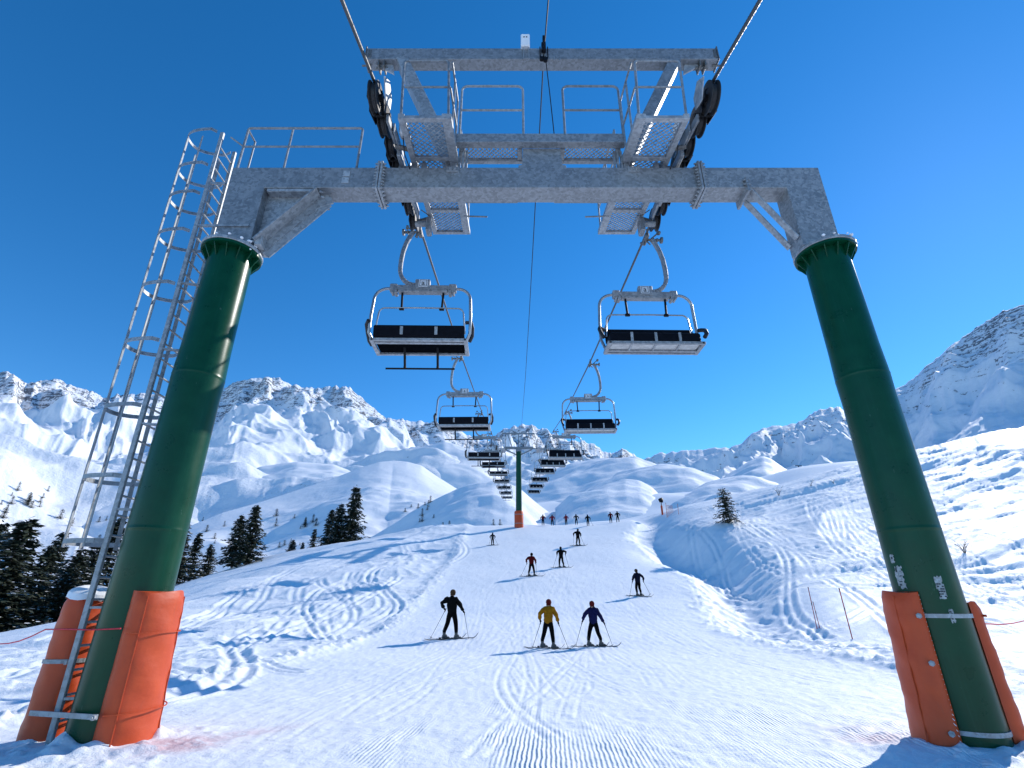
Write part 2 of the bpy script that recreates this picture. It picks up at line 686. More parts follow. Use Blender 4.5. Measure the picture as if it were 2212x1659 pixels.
def ground_height(X, Y, fine=True):
    z = base_height(X, Y)
    dl = x_left_edge(Y) - X
    dr = X - x_right_edge(Y)
    off_l = sstep(-.4, 1.2, dl)
    off_r = sstep(-.4, 2.0, dr)
    off = np.maximum(off_l, off_r)
    near = 1 - sstep(75, 130, np.hypot(X, Y))
    # gully and bank beside the run
    g = sstep(20, 30, Y) * (1 - sstep(60, 66, Y))
    z = z - g * .95 * np.exp(-((dr - 2.6) / 1.9) ** 2)
    z = z + g * .25 * np.exp(-((dr - 6.8) / 2.6) ** 2)
    z = z - 1.1 * np.exp(-(((X - 14.2) / 2.6) ** 2 + ((Y - 46) / 4.0) ** 2))
    z = z + .5 * np.exp(-(((X - 19.0) / 3.6) ** 2 + ((Y - 47) / 6.0) ** 2))
    # rolls
    ww = 3.0 * noise(X / 16, Y / 16, 12)
    dn = noise((X + .9 * Y) / 30 , (Y - .30 * X + ww) / 8.5, 13)
    z = z + off_r * near * (.30 * fbm(X / 19, Y / 10, 2, 11) + 0.4 * (1 - np.abs(dn) * 1.6) ** 2 * sstep(2, 9, dr))
    bk = sstep(20, 30, Y) * (1 - sstep(50, 60, Y))
    z = z + bk * .35 * sstep(2.5, 12, dr)
    z = z + off_l * near * (.30 * fbm(X / 11, Y / 6, 2, 21) + .02 * noise(X / 2.3, Y / 1.5, 24))
    z = z + (1 - off) * near * .05 * noise(X / 5, Y / 5, 31)
    far = sstep(75, 160, np.hypot(X, Y))
    z = z + far * (3.5 * fbm(X / 60, Y / 60, 3, 41))
    if not fine:
        return z
    # wind / traverse ribs on the bank, running nearly level
    yy = Y - X * .20 + 1.4 * noise(X / 11, Y / 11, 55)
    rb = noise((X * .9 + Y * .2) / 7.5, yy / .95, 51) + .6 * noise((X * .9 + Y * .2) / 4.5, yy / .42, 52) + .3 * noise(X / 1.6, yy / .2, 53)
    z = z + off_r * near * np.clip(.12 + .10 * noise(X / 12, Y / 12, 57), .03, .3) * (1 + .7 * sstep(22, 48, X)) * rb * sstep(.5, 4, dr)
    # churned strip where the run meets the bank
    ch = np.exp(-((dr - 2.2) / 1.9) ** 2) * (1 - sstep(44, 60, Y))
    z = z + ch * near * (.13 * ridged(X / 1.5, (Y + .5 * X) / 2.6, 3, 58) + .05 * noise(X * 1.9, Y * 1.9, 59))
    lb = noise((X + .3 * Y) / 5.0, (Y - .25 * X) / .8, 61) + .6 * noise((X + .3 * Y) / 2.0, (Y - .3 * X) / .33, 62)
    cl = np.exp(-((dl - 4.0) / 3.2) ** 2)
    z = z + off_l * near * (.05 * lb + cl * .075 * (ridged(X / 1.4, (Y + .4 * X) / 1.9, 3, 63) - .5))
    # broken crumbs
    lump = np.clip(noise(X * 2.3, Y * 2.3, 71) - .12, 0, 1)
    lump2 = np.clip(noise(X * 5.1, Y * 5.1, 72) - .15, 0, 1)
    edge = np.exp(-((dl - .35) / .55) ** 2) + .8 * np.exp(-((dr - .5) / .8) ** 2)
    dl_post = np.hypot(X - POST_L.x, Y - POST_L.y + .2)
    dr_post = np.hypot(X - POST_R.x, Y - POST_R.y + .2)
    pm = np.exp(-(dl_post / 1.1) ** 2) + np.exp(-(dr_post / 1.2) ** 2)
    z = z + near * (off * (.012 * lump + .014 * lump2) + edge * (.10 + .13 * lump + .13 * lump2))
    z = z + pm * (.10 + .22 * lump + .12 * lump2)
    z = z + near * .012 * fbm(X * 1.4, Y * 1.4, 3, 81) + near * .010 * fbm(X * 4.2, Y * 3.2, 2, 85) * (.5 + noise(X / 3, Y / 4, 86))
    z = z + near * (1 - off) * .008 * noise(X * 6, Y * 2.2, 83)
    z = z + near * sample_tracks(X, Y) * (1 - np.clip(pm, 0, 1))
    return z


def grid_mesh(name, X, Y, Z, mat, attrs=None, wrap=False):
    nr, nc = X.shape
    co = np.stack([X, Y, Z], -1).reshape(-1, 3).astype(np.float32)
    i = np.arange(nr - 1)[:, None] * nc
    j = np.arange(nc if wrap else nc - 1)[None, :]
    j2 = (j + 1) % nc
    q = np.stack([i + j, i + j2, i + nc + j2, i + nc + j], -1).reshape(-1, 4).astype(np.int32)
    me = bpy.data.meshes.new(name)
    me.vertices.add(len(co))
    me.vertices.foreach_set('co', co.ravel())
    me.loops.add(q.size)
    me.loops.foreach_set('vertex_index', q.ravel())
    me.polygons.add(len(q))
    me.polygons.foreach_set('loop_start', np.arange(0, q.size, 4, dtype=np.int32))
    me.polygons.foreach_set('use_smooth', np.ones(len(q), bool))
    me.update(calc_edges=True)
    me.materials.append(mat)
    for k, a in (attrs or {}).items():
        at = me.attributes.new(k, 'FLOAT', 'POINT')
        at.data.foreach_set('value', a.reshape(-1).astype(np.float32))
    ob = bpy.data.objects.new(name, me)
    COL.objects.link(ob)
    ob['kind'] = 'structure'
    return ob


_az = np.concatenate([np.linspace(R(-62), R(62), 860), np.linspace(R(62), R(298), 90)[1:-1]])
_r = np.concatenate([[.02, .6, 1.5, 2.5, 3.4], 4.0 * 1.0052 ** np.arange(0, 575)])
_r = np.concatenate([_r, _r[-1] * 1.03 ** np.arange(1, 125)])
_A, _RR = np.meshgrid(_az, _r)
GXX, GYY = np.sin(_A) * _RR, np.cos(_A) * _RR
GZZ = ground_height(GXX, GYY)


def blob(cx, cy, sx, sy, rot=0):
    c, s = math.cos(rot), math.sin(rot)
    u = (GXX - cx) * c + (GYY - cy) * s
    v = -(GXX - cx) * s + (GYY - cy) * c
    return np.exp(-(u / sx) ** 2 - (v / sy) ** 2)


_pink_patch = 1.7 * blob(-4.12, 7.45, .42, .30, .4) + .55 * blob(-3.6, 8.2, .7, .2, .8) + .8 * blob(4.75, 7.9, .45, .3) + .4 * blob(4.9, 8.6, .5, .25)  # pinkish patches in the snow colour beside the pad feet
_cord = (1.1 * blob(-.1, 6.2, .75, 2.6, 0) + .8 * blob(-1.4, 6.8, .45, 1.6, -.2) + .6 * blob(4.4, 8.2, 1.3, 2.4, .3) + .5 * blob(1.3, 7.2, .5, 1.8))
_cord = np.clip(_cord * np.clip(fbm(GXX * .8, GYY * .35, 3, 91) * 1.4 + .45, 0, 1), 0, 1)
ground = grid_mesh('ground', GXX, GYY, GZZ, SNOW, {'pink_patch': np.clip(_pink_patch, 0, 1), 'cord': _cord}, wrap=True)


# ------------------------------------------------------------------ hills and mountains
def layer(name, pts, Yr, Y0f, z0, power, nstep, rows, mat, amp=0.0, nscale=120., seed=0, rockf=None, dome=False,
          back=.5, jag=0.0, rolls=0.0, rscale=90.0, spurs=()):
    """A hill whose skyline runs through the given photo points, Yr = distance of that skyline (function of px).
    It rises from the ground in front (fraction Y0f of the distance) and falls away again behind."""
    px = np.arange(pts[0][0], pts[-1][0] + .1, nstep)
    # smooth curve through the points
    py = np.interp(px, [p[0] for p in pts], [p[1] for p in pts])
    kk = np.array([1, 2, 3, 2, 1], float)
    if dome:
        kk = np.exp(-np.linspace(-2, 2, max(5, int(26 / nstep) | 1)) ** 2)
    w = len(kk) // 2
    py = np.convolve(np.pad(py, w, mode='edge'), kk / kk.sum(), mode='valid')
    if jag:
        py = py - jag * (fbm(px / 13., px * 0 + 3.3, 4, seed + 5) + .7 * ridged(px / 31., px * 0 + 1.3, 3, seed + 6) - .8)
    x = (px - PW / 2) / F
    y = -(py - PH / 2) / F
    dy, dz = CP - y * SP, SP + y * CP
    Yd = np.array([Yr(p) for p in px])
    xr, zr = x / dy, dz / dy                     # ratios to Y
    zr = zr * Yd + H
    nb = max(6, int(rows * .16))
    t = np.concatenate([np.linspace(0, 1, rows), 1 + back * np.linspace(0, 1, nb + 1)[1:]])[:, None]
    Y0 = Yd * Y0f
    Yg = np.where(t <= 1, Y0 * (Yd / Y0) ** np.minimum(t, 1), Yd * (1 + (t - 1)))
    s = np.clip((Yg - Y0) / (Yd - Y0), 0, 1)
    z0a = np.array([z0(p) for p in px]) if callable(z0) else np.full(px.shape, float(z0))
    if dome or z0 == -99:
        z0a = np.minimum(base_height(xr * Y0, Y0) - 4 - .02 * Yd, zr - 1)
    sh = (1 - (1 - s) ** power) if dome else s ** power
    def smo(a, sig):
        n = max(3, int(3 * sig / nstep)) | 1
        g = np.exp(-np.linspace(-1.7, 1.7, n) ** 2)
        return np.convolve(np.pad(a, n // 2, mode='edge'), g / g.sum(), mode='valid')
    z1, z2 = smo(zr, 16), smo(zr, 90)
    if dome:
        Zg = z0a + (zr - z0a) * sh
    else:
        Zg = z0a + ((z2 - z0a) + (z1 - z2) * sstep(.35, 1, s) + (zr - z1) * sstep(.82, 1, s)) * sh
    for (p0, p1, sb, am, wd) in spurs:
        q = np.clip((1 - s) / (1 - sb), 0, 1)
        c = p0 + (p1 - p0) * q + 9 * noise(q * 5, q * 0 + p0 * .37, seed + 77)
        e = np.clip(1 - np.abs(px[None, :] - c) / (wd * (.35 + .65 * q)), 0, 1)
        Zg = Zg + .55 * am * e * np.clip(q * 3, 0, 1) * (1 - q) ** .8 * (s < 1)
    tb = np.clip(t - 1, 0, 9)
    Zg = Zg - (zr - z0a) * (tb / back) ** 1.3 * (t > 1) * 1.05
    Xg = xr * Yg
    env = np.clip(s * 4, 0, 1) * (.12 + .88 * sstep(0, .16, 1 - s)) * np.where(t > 1, .3, 1)
    if amp:
        arcl = np.cumsum(np.hypot(np.gradient(xr * Yd), np.gradient(Yd)))
        U = arcl[None, :] + 0 * Yg
        D = Yg - Y0
        wx = 60 * fbm(U / 260, D / 260, 3, seed + 1)
        gul = ridged((U + wx) / nscale, (D + wx) / (nscale * 2.6), 5, seed + 2, .46)
        iso = ridged((Xg + wx) / (nscale * 1.4), (Yg - wx) / (nscale * 1.4), 5, seed + 3, .44)
        up = sstep(.30, .75, s)
        Zg = Zg + env * amp * ((.7 * (gul - .9) + .7 * (iso - .9)) * (.06 + .94 * up))
    if rolls:
        lo = 1 - .75 * sstep(.55, .85, s)
        Zg = Zg + env * lo * rolls * (fbm(Xg / rscale, Yg / (rscale * .8), 4, seed + 9, .42) + .5 * ridged(Xg / (rscale * 1.7), Yg / (rscale * 1.2), 2, seed + 10))
    if not dome:      # nothing in front stands up past the skyline
        lim = H + (zr - H) * Yg / Yd - .035 * zr * (1 - s)
        Zg = np.where(t < 1, np.minimum(Zg, lim), Zg)
    gx = np.gradient(Zg, axis=1) / np.maximum(np.abs(np.gradient(Xg, axis=1)), 1e-3)
    gy = np.gradient(Zg, axis=0) / np.maximum(np.abs(np.gradient(Yg, axis=0)), 1e-3)
    steep = np.hypot(gx, gy)
    rk = rockf(px[None, :] + 0 * Yg, s, steep) if rockf is not None else np.full(Zg.shape, -1.5)
    return grid_mesh(name, Xg, Yg, Zg, mat, {'rock': rk})


left_ridge = [(-900, 830), (-500, 770), (-250, 800), (-60, 790), (0, 800), (14, 797), (40, 812), (60, 826), (84, 820), (110, 818), (135, 824),
              (150, 830), (190, 842), (230, 856), (262, 850), (300, 848), (330, 853), (400, 862), (440, 852), (485, 838), (510, 826),
              (540, 816), (575, 812), (602, 813), (614, 824), (630, 828), (650, 835), (682, 838), (712, 833), (748, 831),
              (768, 843), (780, 855), (800, 876), (832, 898), (850, 905), (870, 902), (893, 908), (905, 905), (930, 910), (938, 905),
              (960, 918), (985, 925), (1012, 938), (1040, 948), (1060, 950), (1100, 985), (1150, 1010), (1200, 1040), (1240, 1075)]
layer('mountain', left_ridge, lambda p: np.interp(p, [-900, 0, 560, 1100, 1240], [560, 900, 1300, 1650, 1700]),
      .11, lambda p: np.interp(p, [-900, 300, 700, 1000, 1240], [-22, -14, 2, 22, 30]), 1.35, 2.2, 420, MOUNT, amp=40, nscale=210., seed=101,
      rockf=lambda px, s, st: (sstep(.60, .84, s) * .62 + sstep(.55, 1.1, st) * .50 - .64 + .06 * sstep(.9, 1, s)),
      jag=3.2, rolls=34., rscale=190.,
      spurs=[(602, 690, .42, 60, 60), (540, 500, .45, 45, 50), (748, 790, .45, 75, 62), (575, 600, .5, 30, 30), (655, 745, .45, 35, 36), (690, 640, .6, 30, 30), (845, 900, .5, 45, 45), (930, 1010, .45, 60, 50),
             (1012, 1060, .55, 40, 40), (110, 190, .45, 55, 60), (20, 60, .5, 45, 45), (230, 300, .5, 50, 60), (330, 400, .5, 40, 50), (-60, -20, .5, 50, 60), (150, 150, .6, 30, 30), (60, 110, .62, 30, 26)])
layer('mountain', [(950, 1010), (1000, 985), (1030, 962), (1062, 948), (1090, 925), (1104, 921), (1118, 916), (1140, 919), (1165, 922), (1182, 925), (1198, 938),
                   (1216, 944), (1240, 950), (1262, 955), (1288, 962), (1302, 972), (1316, 976), (1330, 970), (1345, 966), (1362, 974), (1388, 994),
                   (1420, 1010), (1470, 1030), (1530, 1060)],
      lambda p: 1500, .2, 45, 1.25, 1.6, 260, MOUNT, amp=55, nscale=150., seed=131,
      rockf=lambda px, s, st: sstep(.45, .75, s) * .6 + sstep(.5, 1.1, st) * .5 - .60, jag=4.0, rolls=16., rscale=120.,
      spurs=[(1118, 1080, .4, 40, 40), (1182, 1225, .4, 40, 40), (1288, 1330, .5, 30, 40), (1345, 1345, .5, 30, 30), (1240, 1265, .5, 30, 30)])
layer('mountain', [(1330, 1045), (1370, 1010), (1392, 990), (1420, 980), (1480, 973), (1540, 967), (1600, 960), (1622, 940), (1650, 921), (1690, 918), (1722, 914),
                   (1745, 898), (1765, 886), (1790, 880), (1812, 876), (1830, 888), (1850, 905), (1880, 885), (1930, 842), (1965, 820), (2000, 790), (2050, 752),
                   (2100, 712), (2130, 690), (2162, 671), (2190, 660), (2215, 655), (2280, 640), (2400, 600), (2560, 620), (2800, 590), (3100, 640)],
      lambda p: np.interp(p, [1330, 1900, 2300, 3100], [1250, 900, 640, 440]), .26, lambda p: np.interp(p, [1330, 1900, 3100], [60, 40, 20]), 1.5, 2.2, 330, MOUNT,
      amp=34, nscale=120., seed=171,
      rockf=lambda px, s, st: sstep(.62, .95, s) * .45 + sstep(.5, 1.0, st) * .36 - .55 + .22 * sstep(1950, 2150, px) * sstep(.55, .8, s), jag=2.5, rolls=5., rscale=110.,
      spurs=[(1650, 1630, .5, 25, 40), (1812, 1790, .5, 30, 40), (1930, 1900, .5, 25, 40), (2060, 1990, .45, 30, 45), (2170, 2100, .45, 35, 50), (2400, 2300, .4, 40, 60)])

nomock = lambda px, s, st: sstep(.9, 1.6, st) * .5 - .62
layer('hill', [(250, 1235), (300, 1200), (380, 1150), (430, 1128), (480, 1108), (550, 1088), (620, 1066), (680, 1046), (730, 1030), (780, 1010), (820, 998), (850, 995), (880, 998),
               (910, 1006), (945, 1030), (985, 1055), (1020, 1075), (1060, 1100), (1100, 1128)],
      lambda p: np.interp(p, [250, 850, 1100], [200, 330, 330]), .42, -99, 1.15, 1.8, 200, HILLM, amp=0, seed=201, rolls=4.5, rscale=45.,
      rockf=lambda px, s, st: sstep(.9, .98, s) * .35 * np.exp(-((px - 860) / 40) ** 2) - .66)
HILLS = [
    # outline, distance, start fraction, z of the foot, steepness of the dome
    ([(1090, 1120), (1127, 1072), (1172, 1046), (1205, 1030), (1237, 1020), (1286, 1014), (1335, 1011), (1374, 1012), (1394, 1023), (1420, 1033), (1450, 1055)], 430, .5, 60, 1.7),
    ([(1250, 1095), (1296, 1059), (1335, 1040), (1374, 1028), (1420, 1023), (1465, 1025), (1498, 1033), (1524, 1043), (1550, 1048), (1590, 1075)], 330, .55, 48, 1.8),
    ([(800, 1165), (860, 1135), (910, 1104), (964, 1075), (1010, 1060), (1065, 1052), (1094, 1056), (1125, 1070), (1156, 1096), (1200, 1135)], 215, .5, 16, 1.6),
    ([(1200, 1120), (1237, 1092), (1280, 1075), (1312, 1061), (1351, 1054), (1384, 1059), (1410, 1072), (1429, 1089), (1460, 1118)], 205, .55, 25, 1.9),
    ([(1440, 1105), (1504, 1066), (1530, 1053), (1563, 1045), (1602, 1041), (1632, 1046), (1700, 1060), (1780, 1085)], 190, .5, 26, 1.7),
    ([(1520, 1075), (1580, 1036), (1620, 1009), (1648, 998), (1668, 1004), (1700, 1030), (1760, 1070)], 270, .6, 40, 1.6),
    ([(380, 1120), (470, 1060), (560, 1020), (640, 1008), (720, 1012), (790, 1040), (850, 1090)], 620, .6, 60, 1.7),
    ([(40, 1130), (130, 1060), (240, 1030), (330, 1040), (430, 1085), (500, 1130)], 480, .6, 40, 1.7),
    ([(700, 1060), (790, 1010), (880, 975), (960, 962), (1030, 985), (1090, 1040)], 800, .62, 90, 1.6),
]
for i, (o, D, f0, z0, pw) in enumerate(HILLS):
    layer('hill', o, lambda p, D=D: D, f0, z0, pw, 1.7, 110, HILLM, amp=0, seed=301 + i * 11, rolls=D * .011, rscale=D * .14, rockf=nomock, dome=True, back=.4)

bpy.context.view_layer.update()
DG = bpy.context.evaluated_depsgraph_get()


def hit(px, py, far=5000):
    ok, loc, nor, *_ = scene.ray_cast(DG, Vector((0, 0, H)), ray(px, py).normalized(), distance=far)
    return (loc, nor) if ok else (None, None)


def drop(x, y, ztop=900):
    ok, loc, nor, *_ = scene.ray_cast(DG, Vector((x, y, ztop)), Vector((0, 0, -1)))
    return loc if ok else Vector((x, y, 0))


def gz(x, y):
    return float(ground_height(np.array([float(x)]), np.array([float(y)]))[0])
# ------------------------------------------------------------------ the big gantry tower
T0 = (0.3, 7.6, 0)
tower = empty('lift_tower', T0, 'big green and galvanized gantry tower spanning the piste close to the camera', 'lift tower')


def rope_z(Y):
    return float(np.interp(Y, [-6, 0, 4.38, 6.04, 6.8, 7.6, 8.6, 10.5, 21, 34.5, 47, 58, 69, 80, 91, 102, 125],
                           [5.9, 8.0, 9.46, 10.02, 10.2, 10.34, 10.43, 10.55, 11.95, 14.2, 16.9, 18.9, 20.6, 22.2, 23.7, 25.1, 28.0]))


def line_x(Y):
    return .55 + .0105 * max(0, Y - 7.6)


HALF = 2.95


def bevel(o, wdt=.012):
    m = o.modifiers.new('bevel', 'BEVEL')
    m.width = wdt
    m.segments = 2
    m.limit_method = 'ANGLE'
    return o


def bolts(mb, pts, axis, r=.022, h=.03):
    for p in pts:
        mb.lathe([(r, 0), (r, h * .6), (r * .55, h * .62), (r * .55, h)], p, axis, 6)


# --- posts with their bolted flanges
def make_post(C, label=None):
    m = MB()
    prof_ = [(.395, -.4)] + [(.395 - .004 * k, .2 + k * .9) for k in range(8)] + [(.36, 7.57)]
    for zw in (2.62, 5.05):                              # circumferential weld beads
        rr = float(np.interp(zw, [q[1] for q in prof_], [q[0] for q in prof_]))
        prof_ += [(rr + .0002, zw - .05), (rr + .0001, zw - .014), (rr + .004, zw), (rr - .0001, zw + .014), (rr - .0002, zw + .05)]
    prof_.sort(key=lambda q: q[1])
    m.lathe(prof_, C, (0, 0, 1), 64)
    post = m.build('post', GREEN, tower, T0)
    g = MB()
    g.lathe([(.36, 7.50), (.50, 7.50), (.50, 7.545), (.36, 7.545)], C, (0, 0, 1), 48, cap=False)
    for k in range(14):                                     # gussets under the flange
        a = R(k * 360 / 14 + 6)
        d = Vector((math.cos(a), math.sin(a), 0))
        s = Vector((-d.y, d.x, 0)) * .008
        q = [C + d * .365 + Vector((0, 0, 7.28)), C + d * .475 + Vector((0, 0, 7.47)), C + d * .475 + Vector((0, 0, 7.498)), C + d * .365 + Vector((0, 0, 7.498))]
        g.add([p + s for p in q] + [p - s for p in q], [(0, 1, 2, 3), (7, 6, 5, 4), (0, 4, 5, 1), (1, 5, 6, 2), (2, 6, 7, 3), (3, 7, 4, 0)])
    g.build('flange', GREEN, post, T0)
    f = MB()
    f.lathe([(.30, 7.55), (.505, 7.55), (.515, 7.56), (.515, 7.605), (.505, 7.615), (.30, 7.615)], C, (0, 0, 1), 48, cap=False)
    for k in range(20):
        a = R(k * 18)
        p = C + Vector((math.cos(a) * .455, math.sin(a) * .455, 7.615))
        bolts(f, [p], (0, 0, 1), .020, .045)
    f.build('flange', GALV_L, post, T0)
    return post


post_l = make_post(POST_L)
post_r = make_post(POST_R)

# --- frost lumps caught on the flanges
def snow_lump(C, pts, parent, seed):
    rs = random.Random(seed)
    for (a, r, z, sz) in pts:
        bm = bmesh.new()
        bmesh.ops.create_icosphere(bm, subdivisions=2, radius=sz * .62)
        for v in bm.verts:
            v.co *= rs.uniform(.75, 1.15)
            v.co.z *= .7
        m = MB()
        c = C + Vector((math.cos(R(a)) * r, math.sin(R(a)) * r, z))
        m.add([v.co + c for v in bm.verts], [tuple(v.index for v in f.verts) for f in bm.faces])
        bm.free()
        m.build('snow_lump', SNOWCAP, parent, T0)


snow_lump(POST_L, [(-30, .47, 7.67, .075), (-15, .49, 7.65, .06), (-70, .50, 7.65, .045), (-95, .49, 7.65, .035), (-20, .42, 7.75, .06), (-28, .53, 7.49, .03), (-48, .51, 7.64, .05)], post_l, 1)
snow_lump(POST_R, [(-120, .50, 7.65, .05), (-100, .50, 7.65, .035), (-60, .50, 7.66, .06), (-75, .52, 7.64, .03), (-30, .5, 7.65, .05)], post_r, 2)

# --- main beam in three bolted pieces
BY0, BY1, BZ0, BZ1 = 7.40, 7.80, 8.99, 9.51
JL, JR = -2.57, 3.67
m = MB()
m.prism([(-5.46, 7.616), (-4.77, 7.616), (-4.77, BZ0), (JL, BZ0), (JL, BZ1), (-5.49, BZ1)], BY0, BY1)
bevel(m.build('beam', GALV, tower, T0, smooth=0))
m = MB()
m.prism([(JL + .03, BZ0), (JR - .03, BZ0), (JR - .03, BZ1), (JL + .03, BZ1)], BY0, BY1)
bevel(m.build('beam', GALV, tower, T0, smooth=0))
m = MB()
m.prism([(JR, BZ0), (5.29, BZ0), (5.29, 7.616), (5.99, 7.616), (6.02, BZ1), (JR, BZ1)], BY0, BY1)
bevel(m.build('beam', GALV, tower, T0, smooth=0))


def joint(x, small=False):
    j = MB()
    e = .09 if not small else .05
    for dx in ((-.03, 0), (.03, 0)) if not small else ((0, 0),):
        j.span((x + dx[0] - .022, BY0 - e, BZ0 - e), (x + dx[0] + .022, BY1 + e, BZ1 + e), .006)
    if small:
        pass
    pts = []
    for k in range(9 if not small else 3):
        z = BZ0 - e * .5 + (BZ1 - BZ0 + e) * k / (8 if not small else 2)
        pts += [(BY0 - e * .5, z), (BY1 + e * .5, z)]
    for k in range(1, 5):
        y = BY0 - e * .5 + (BY1 - BY0 + e) * k / 5
        pts += [(y, BZ0 - e * .5), (y, BZ1 + e * .5)]
    for y, z in pts:
        bolts(j, [(x + .052, y, z)], (1, 0, 0), .024, .055)
        bolts(j, [(x - .052, y, z)], (-1, 0, 0), .024, .055)
    j.build('flange', GALV_L, tower, T0)


joint(JL + .0)
joint(JR + .0)
# smaller brace plate beyond the right hand joint
j = MB()
j.span((4.50, BY0 - .06, BZ0 - .13), (4.55, BY1 + .06, BZ0 + .22), .005)
for z in (BZ0 - .08, BZ0 + .05, BZ0 + .16):
    bolts(j, [(4.50, BY0 - .035, z)], (-1, 0, 0), .022, .05)
    bolts(j, [(4.55, BY0 - .035, z)], (1, 0, 0), .022, .05)
j.build('flange', GALV_L, tower, T0)
# --- corner braces
m = MB()
m.prism([(-4.77, 7.80), (-4.77, BZ0), (-3.70, BZ0)], 7.59, 7.61)
m.build('gusset', GALV, tower, T0, smooth=0)
m = MB()
m.bar((-4.70, 7.6, 7.72), (-3.74, 7.6, 8.93), .32, .05, (0, 1, 0))
m.bar((-4.70, 7.455, 7.72), (-3.74, 7.455, 8.93), .03, .26, (0, 1, 0))
m.bar((-4.70, 7.745, 7.72), (-3.74, 7.745, 8.93), .03, .26, (0, 1, 0))
m.bar((-4.62, 7.6, 7.60), (-3.64, 7.6, 8.83), .36, .022, (0, 1, 0))
m.build('brace', GALV_L, tower, T0, smooth=0)
m = MB()
m.bar((-3.66, 7.6, 8.70), (-3.80, 7.6, 9.02), .42, .035, (0, 1, 0), .005)
bolts(m, [(-3.65, 7.44, 8.80), (-3.70, 7.44, 8.93), (-3.65, 7.76, 8.80)], (1, 0, -.4), .026, .06)
m.build('brace_plate', GALV_L, tower, T0, smooth=0)
m = MB()
m.span((-4.72, BY0 + .02, BZ0 - .07), (-3.78, BY1 - .02, BZ0 - .003), .006)
m.build('brace_plate', GALV_L, tower, T0, smooth=0)
m = MB()
m.span((-4.70, 7.40, 7.64), (-4.58, 7.80, 7.86), .01)
m.build('brace_plate', GALV_L, tower, T0, smooth=0)
m = MB()
m.bar((4.62, 7.46, 8.95), (5.26, 7.46, 7.82), .03, .13, (0, 1, 0), .004)
m.build('brace', GALV_L, tower, T0, smooth=0)
m = MB()
m.bar((4.62, 7.74, 8.95), (5.26, 7.74, 7.82), .03, .13, (0, 1, 0), .004)
m.build('brace', GALV_L, tower, T0, smooth=0)
# plates and tags bolted on the beam's face
m = MB()
for z in (9.10, 9.27):
    m.span((-3.30, BY0 - .012, z), (-3.16, BY0 - .001, z + .145), .004)
m.build('cover_plate', GALV_L, tower, T0)
for x in (-1.28, 2.27):
    m = MB()
    m.span((x, BY0 - .03, BZ1 - .13), (x + .24, BY0 - .002, BZ1 - .002), .004)
    m.span((x + .05, BY0 - .05, BZ1 - .10), (x + .10, BY0 - .03, BZ1 - .05), .004)
    m.span((x + .14, BY0 - .05, BZ1 - .10), (x + .19, BY0 - .03, BZ1 - .05), .004)
    m.build('clamp', GALV, tower, T0)

# --- ladder with safety cage
LX, LY0, LY1, LZ = -5.76, 7.40, 7.88, 10.45
m = MB()
for y in (LY0, LY1):
    m.span((LX - .035, y - .028, .04), (LX + .035, y + .028, LZ), .006)
for k in range(36):
    z = .3 + .28 * k
    m.tube([(LX, LY0, z), (LX, LY1, z)], .017, 8)
for z in (.55, 1.6, 2.9, 4.2, 5.5, 6.8):
    for y in (LY0, LY1):
        m.bar((LX, y, z), (POST_L.x - .30, y + (7.6 - y) * .35, z), .05, .03)
m.bar((LX, LY0, 8.06), (-4.78, 7.385, 8.06), .03, .05)
m.bar((LX, LY0, 9.1), (-5.44, 7.41, 9.1), .03, .05)
ladder = m.build('ladder', GALV, tower, T0)


def cage_pt(a, z):
    a = R(a)
    c, s = math.cos(a), math.sin(a)
    e = 2 / 2.5
    return Vector((LX - .70 * abs(s) ** e, 7.64 - .33 * math.copysign(abs(c) ** e, c), z))


hoops = [304, 375, 436, 516, 628, 748, 886, 1035, 1172]
for hy in hoops:
    z = H + ZY(300, hy)[1] * 7.6
    m = MB()
    pts = [Vector((LX, LY0 - .02, z))] + [cage_pt(a, z) for a in range(4, 180, 8)] + [Vector((LX, LY1 + .02, z))]
    for a, b in zip(pts[:-1], pts[1:]):
        m.bar(a, b, .014, .065, (0, 0, 1))
    m.build('hoop', GALV, ladder, T0)
zlow = H + ZY(300, 1176)[1] * 7.6
for a in (15, 65, 115, 165):
    m = MB()
    p = cage_pt(a, 0)
    d = Vector((p.x - LX, p.y - 7.64, 0)).normalized()
    m.bar(Vector((p.x, p.y, zlow - .05)) - d * .012, Vector((p.x, p.y, LZ - .08 - (0 if a == 65 else .1))) - d * .012, .06, .014, d)
    m.build('cage_bar', GALV, ladder, T0)


for o in [ladder] + list(ladder.children):                # the ladder leans out a little towards its top
    for v in o.data.vertices:
        v.co.x += .11 - .024 * v.co.z - (.010 * v.co.z if o.name.startswith(('hoop', 'cage')) else 0)

# --- hand rails
def rail(mb, pts, r=.022, n=8):
    mb.tube(pts, r, n)


def loop_rail(mb, a, b, up, rc=.13):
    """rounded hoop: foot a up and over to foot b"""
    a, b, up = Vector(a), Vector(b), Vector(up)
    d = (b - a).normalized()
    u = up.normalized()
    p = [a, a + up - u * rc]
    for k in range(1, 6):
        t = R(90 * k / 6)
        p.append(a + up - u * rc + d * rc * (1 - math.cos(t)) + u * rc * math.sin(t))
    p.append(a + up + d * rc)
    p.append(b + up - d * rc)
    for k in range(1, 6):
        t = R(90 * k / 6)
        p.append(b + up - d * rc + d * rc * math.sin(t) - u * rc * (1 - math.cos(t)))
    p += [b + up - u * rc, b]
    mb.tube(p, .024, 8)


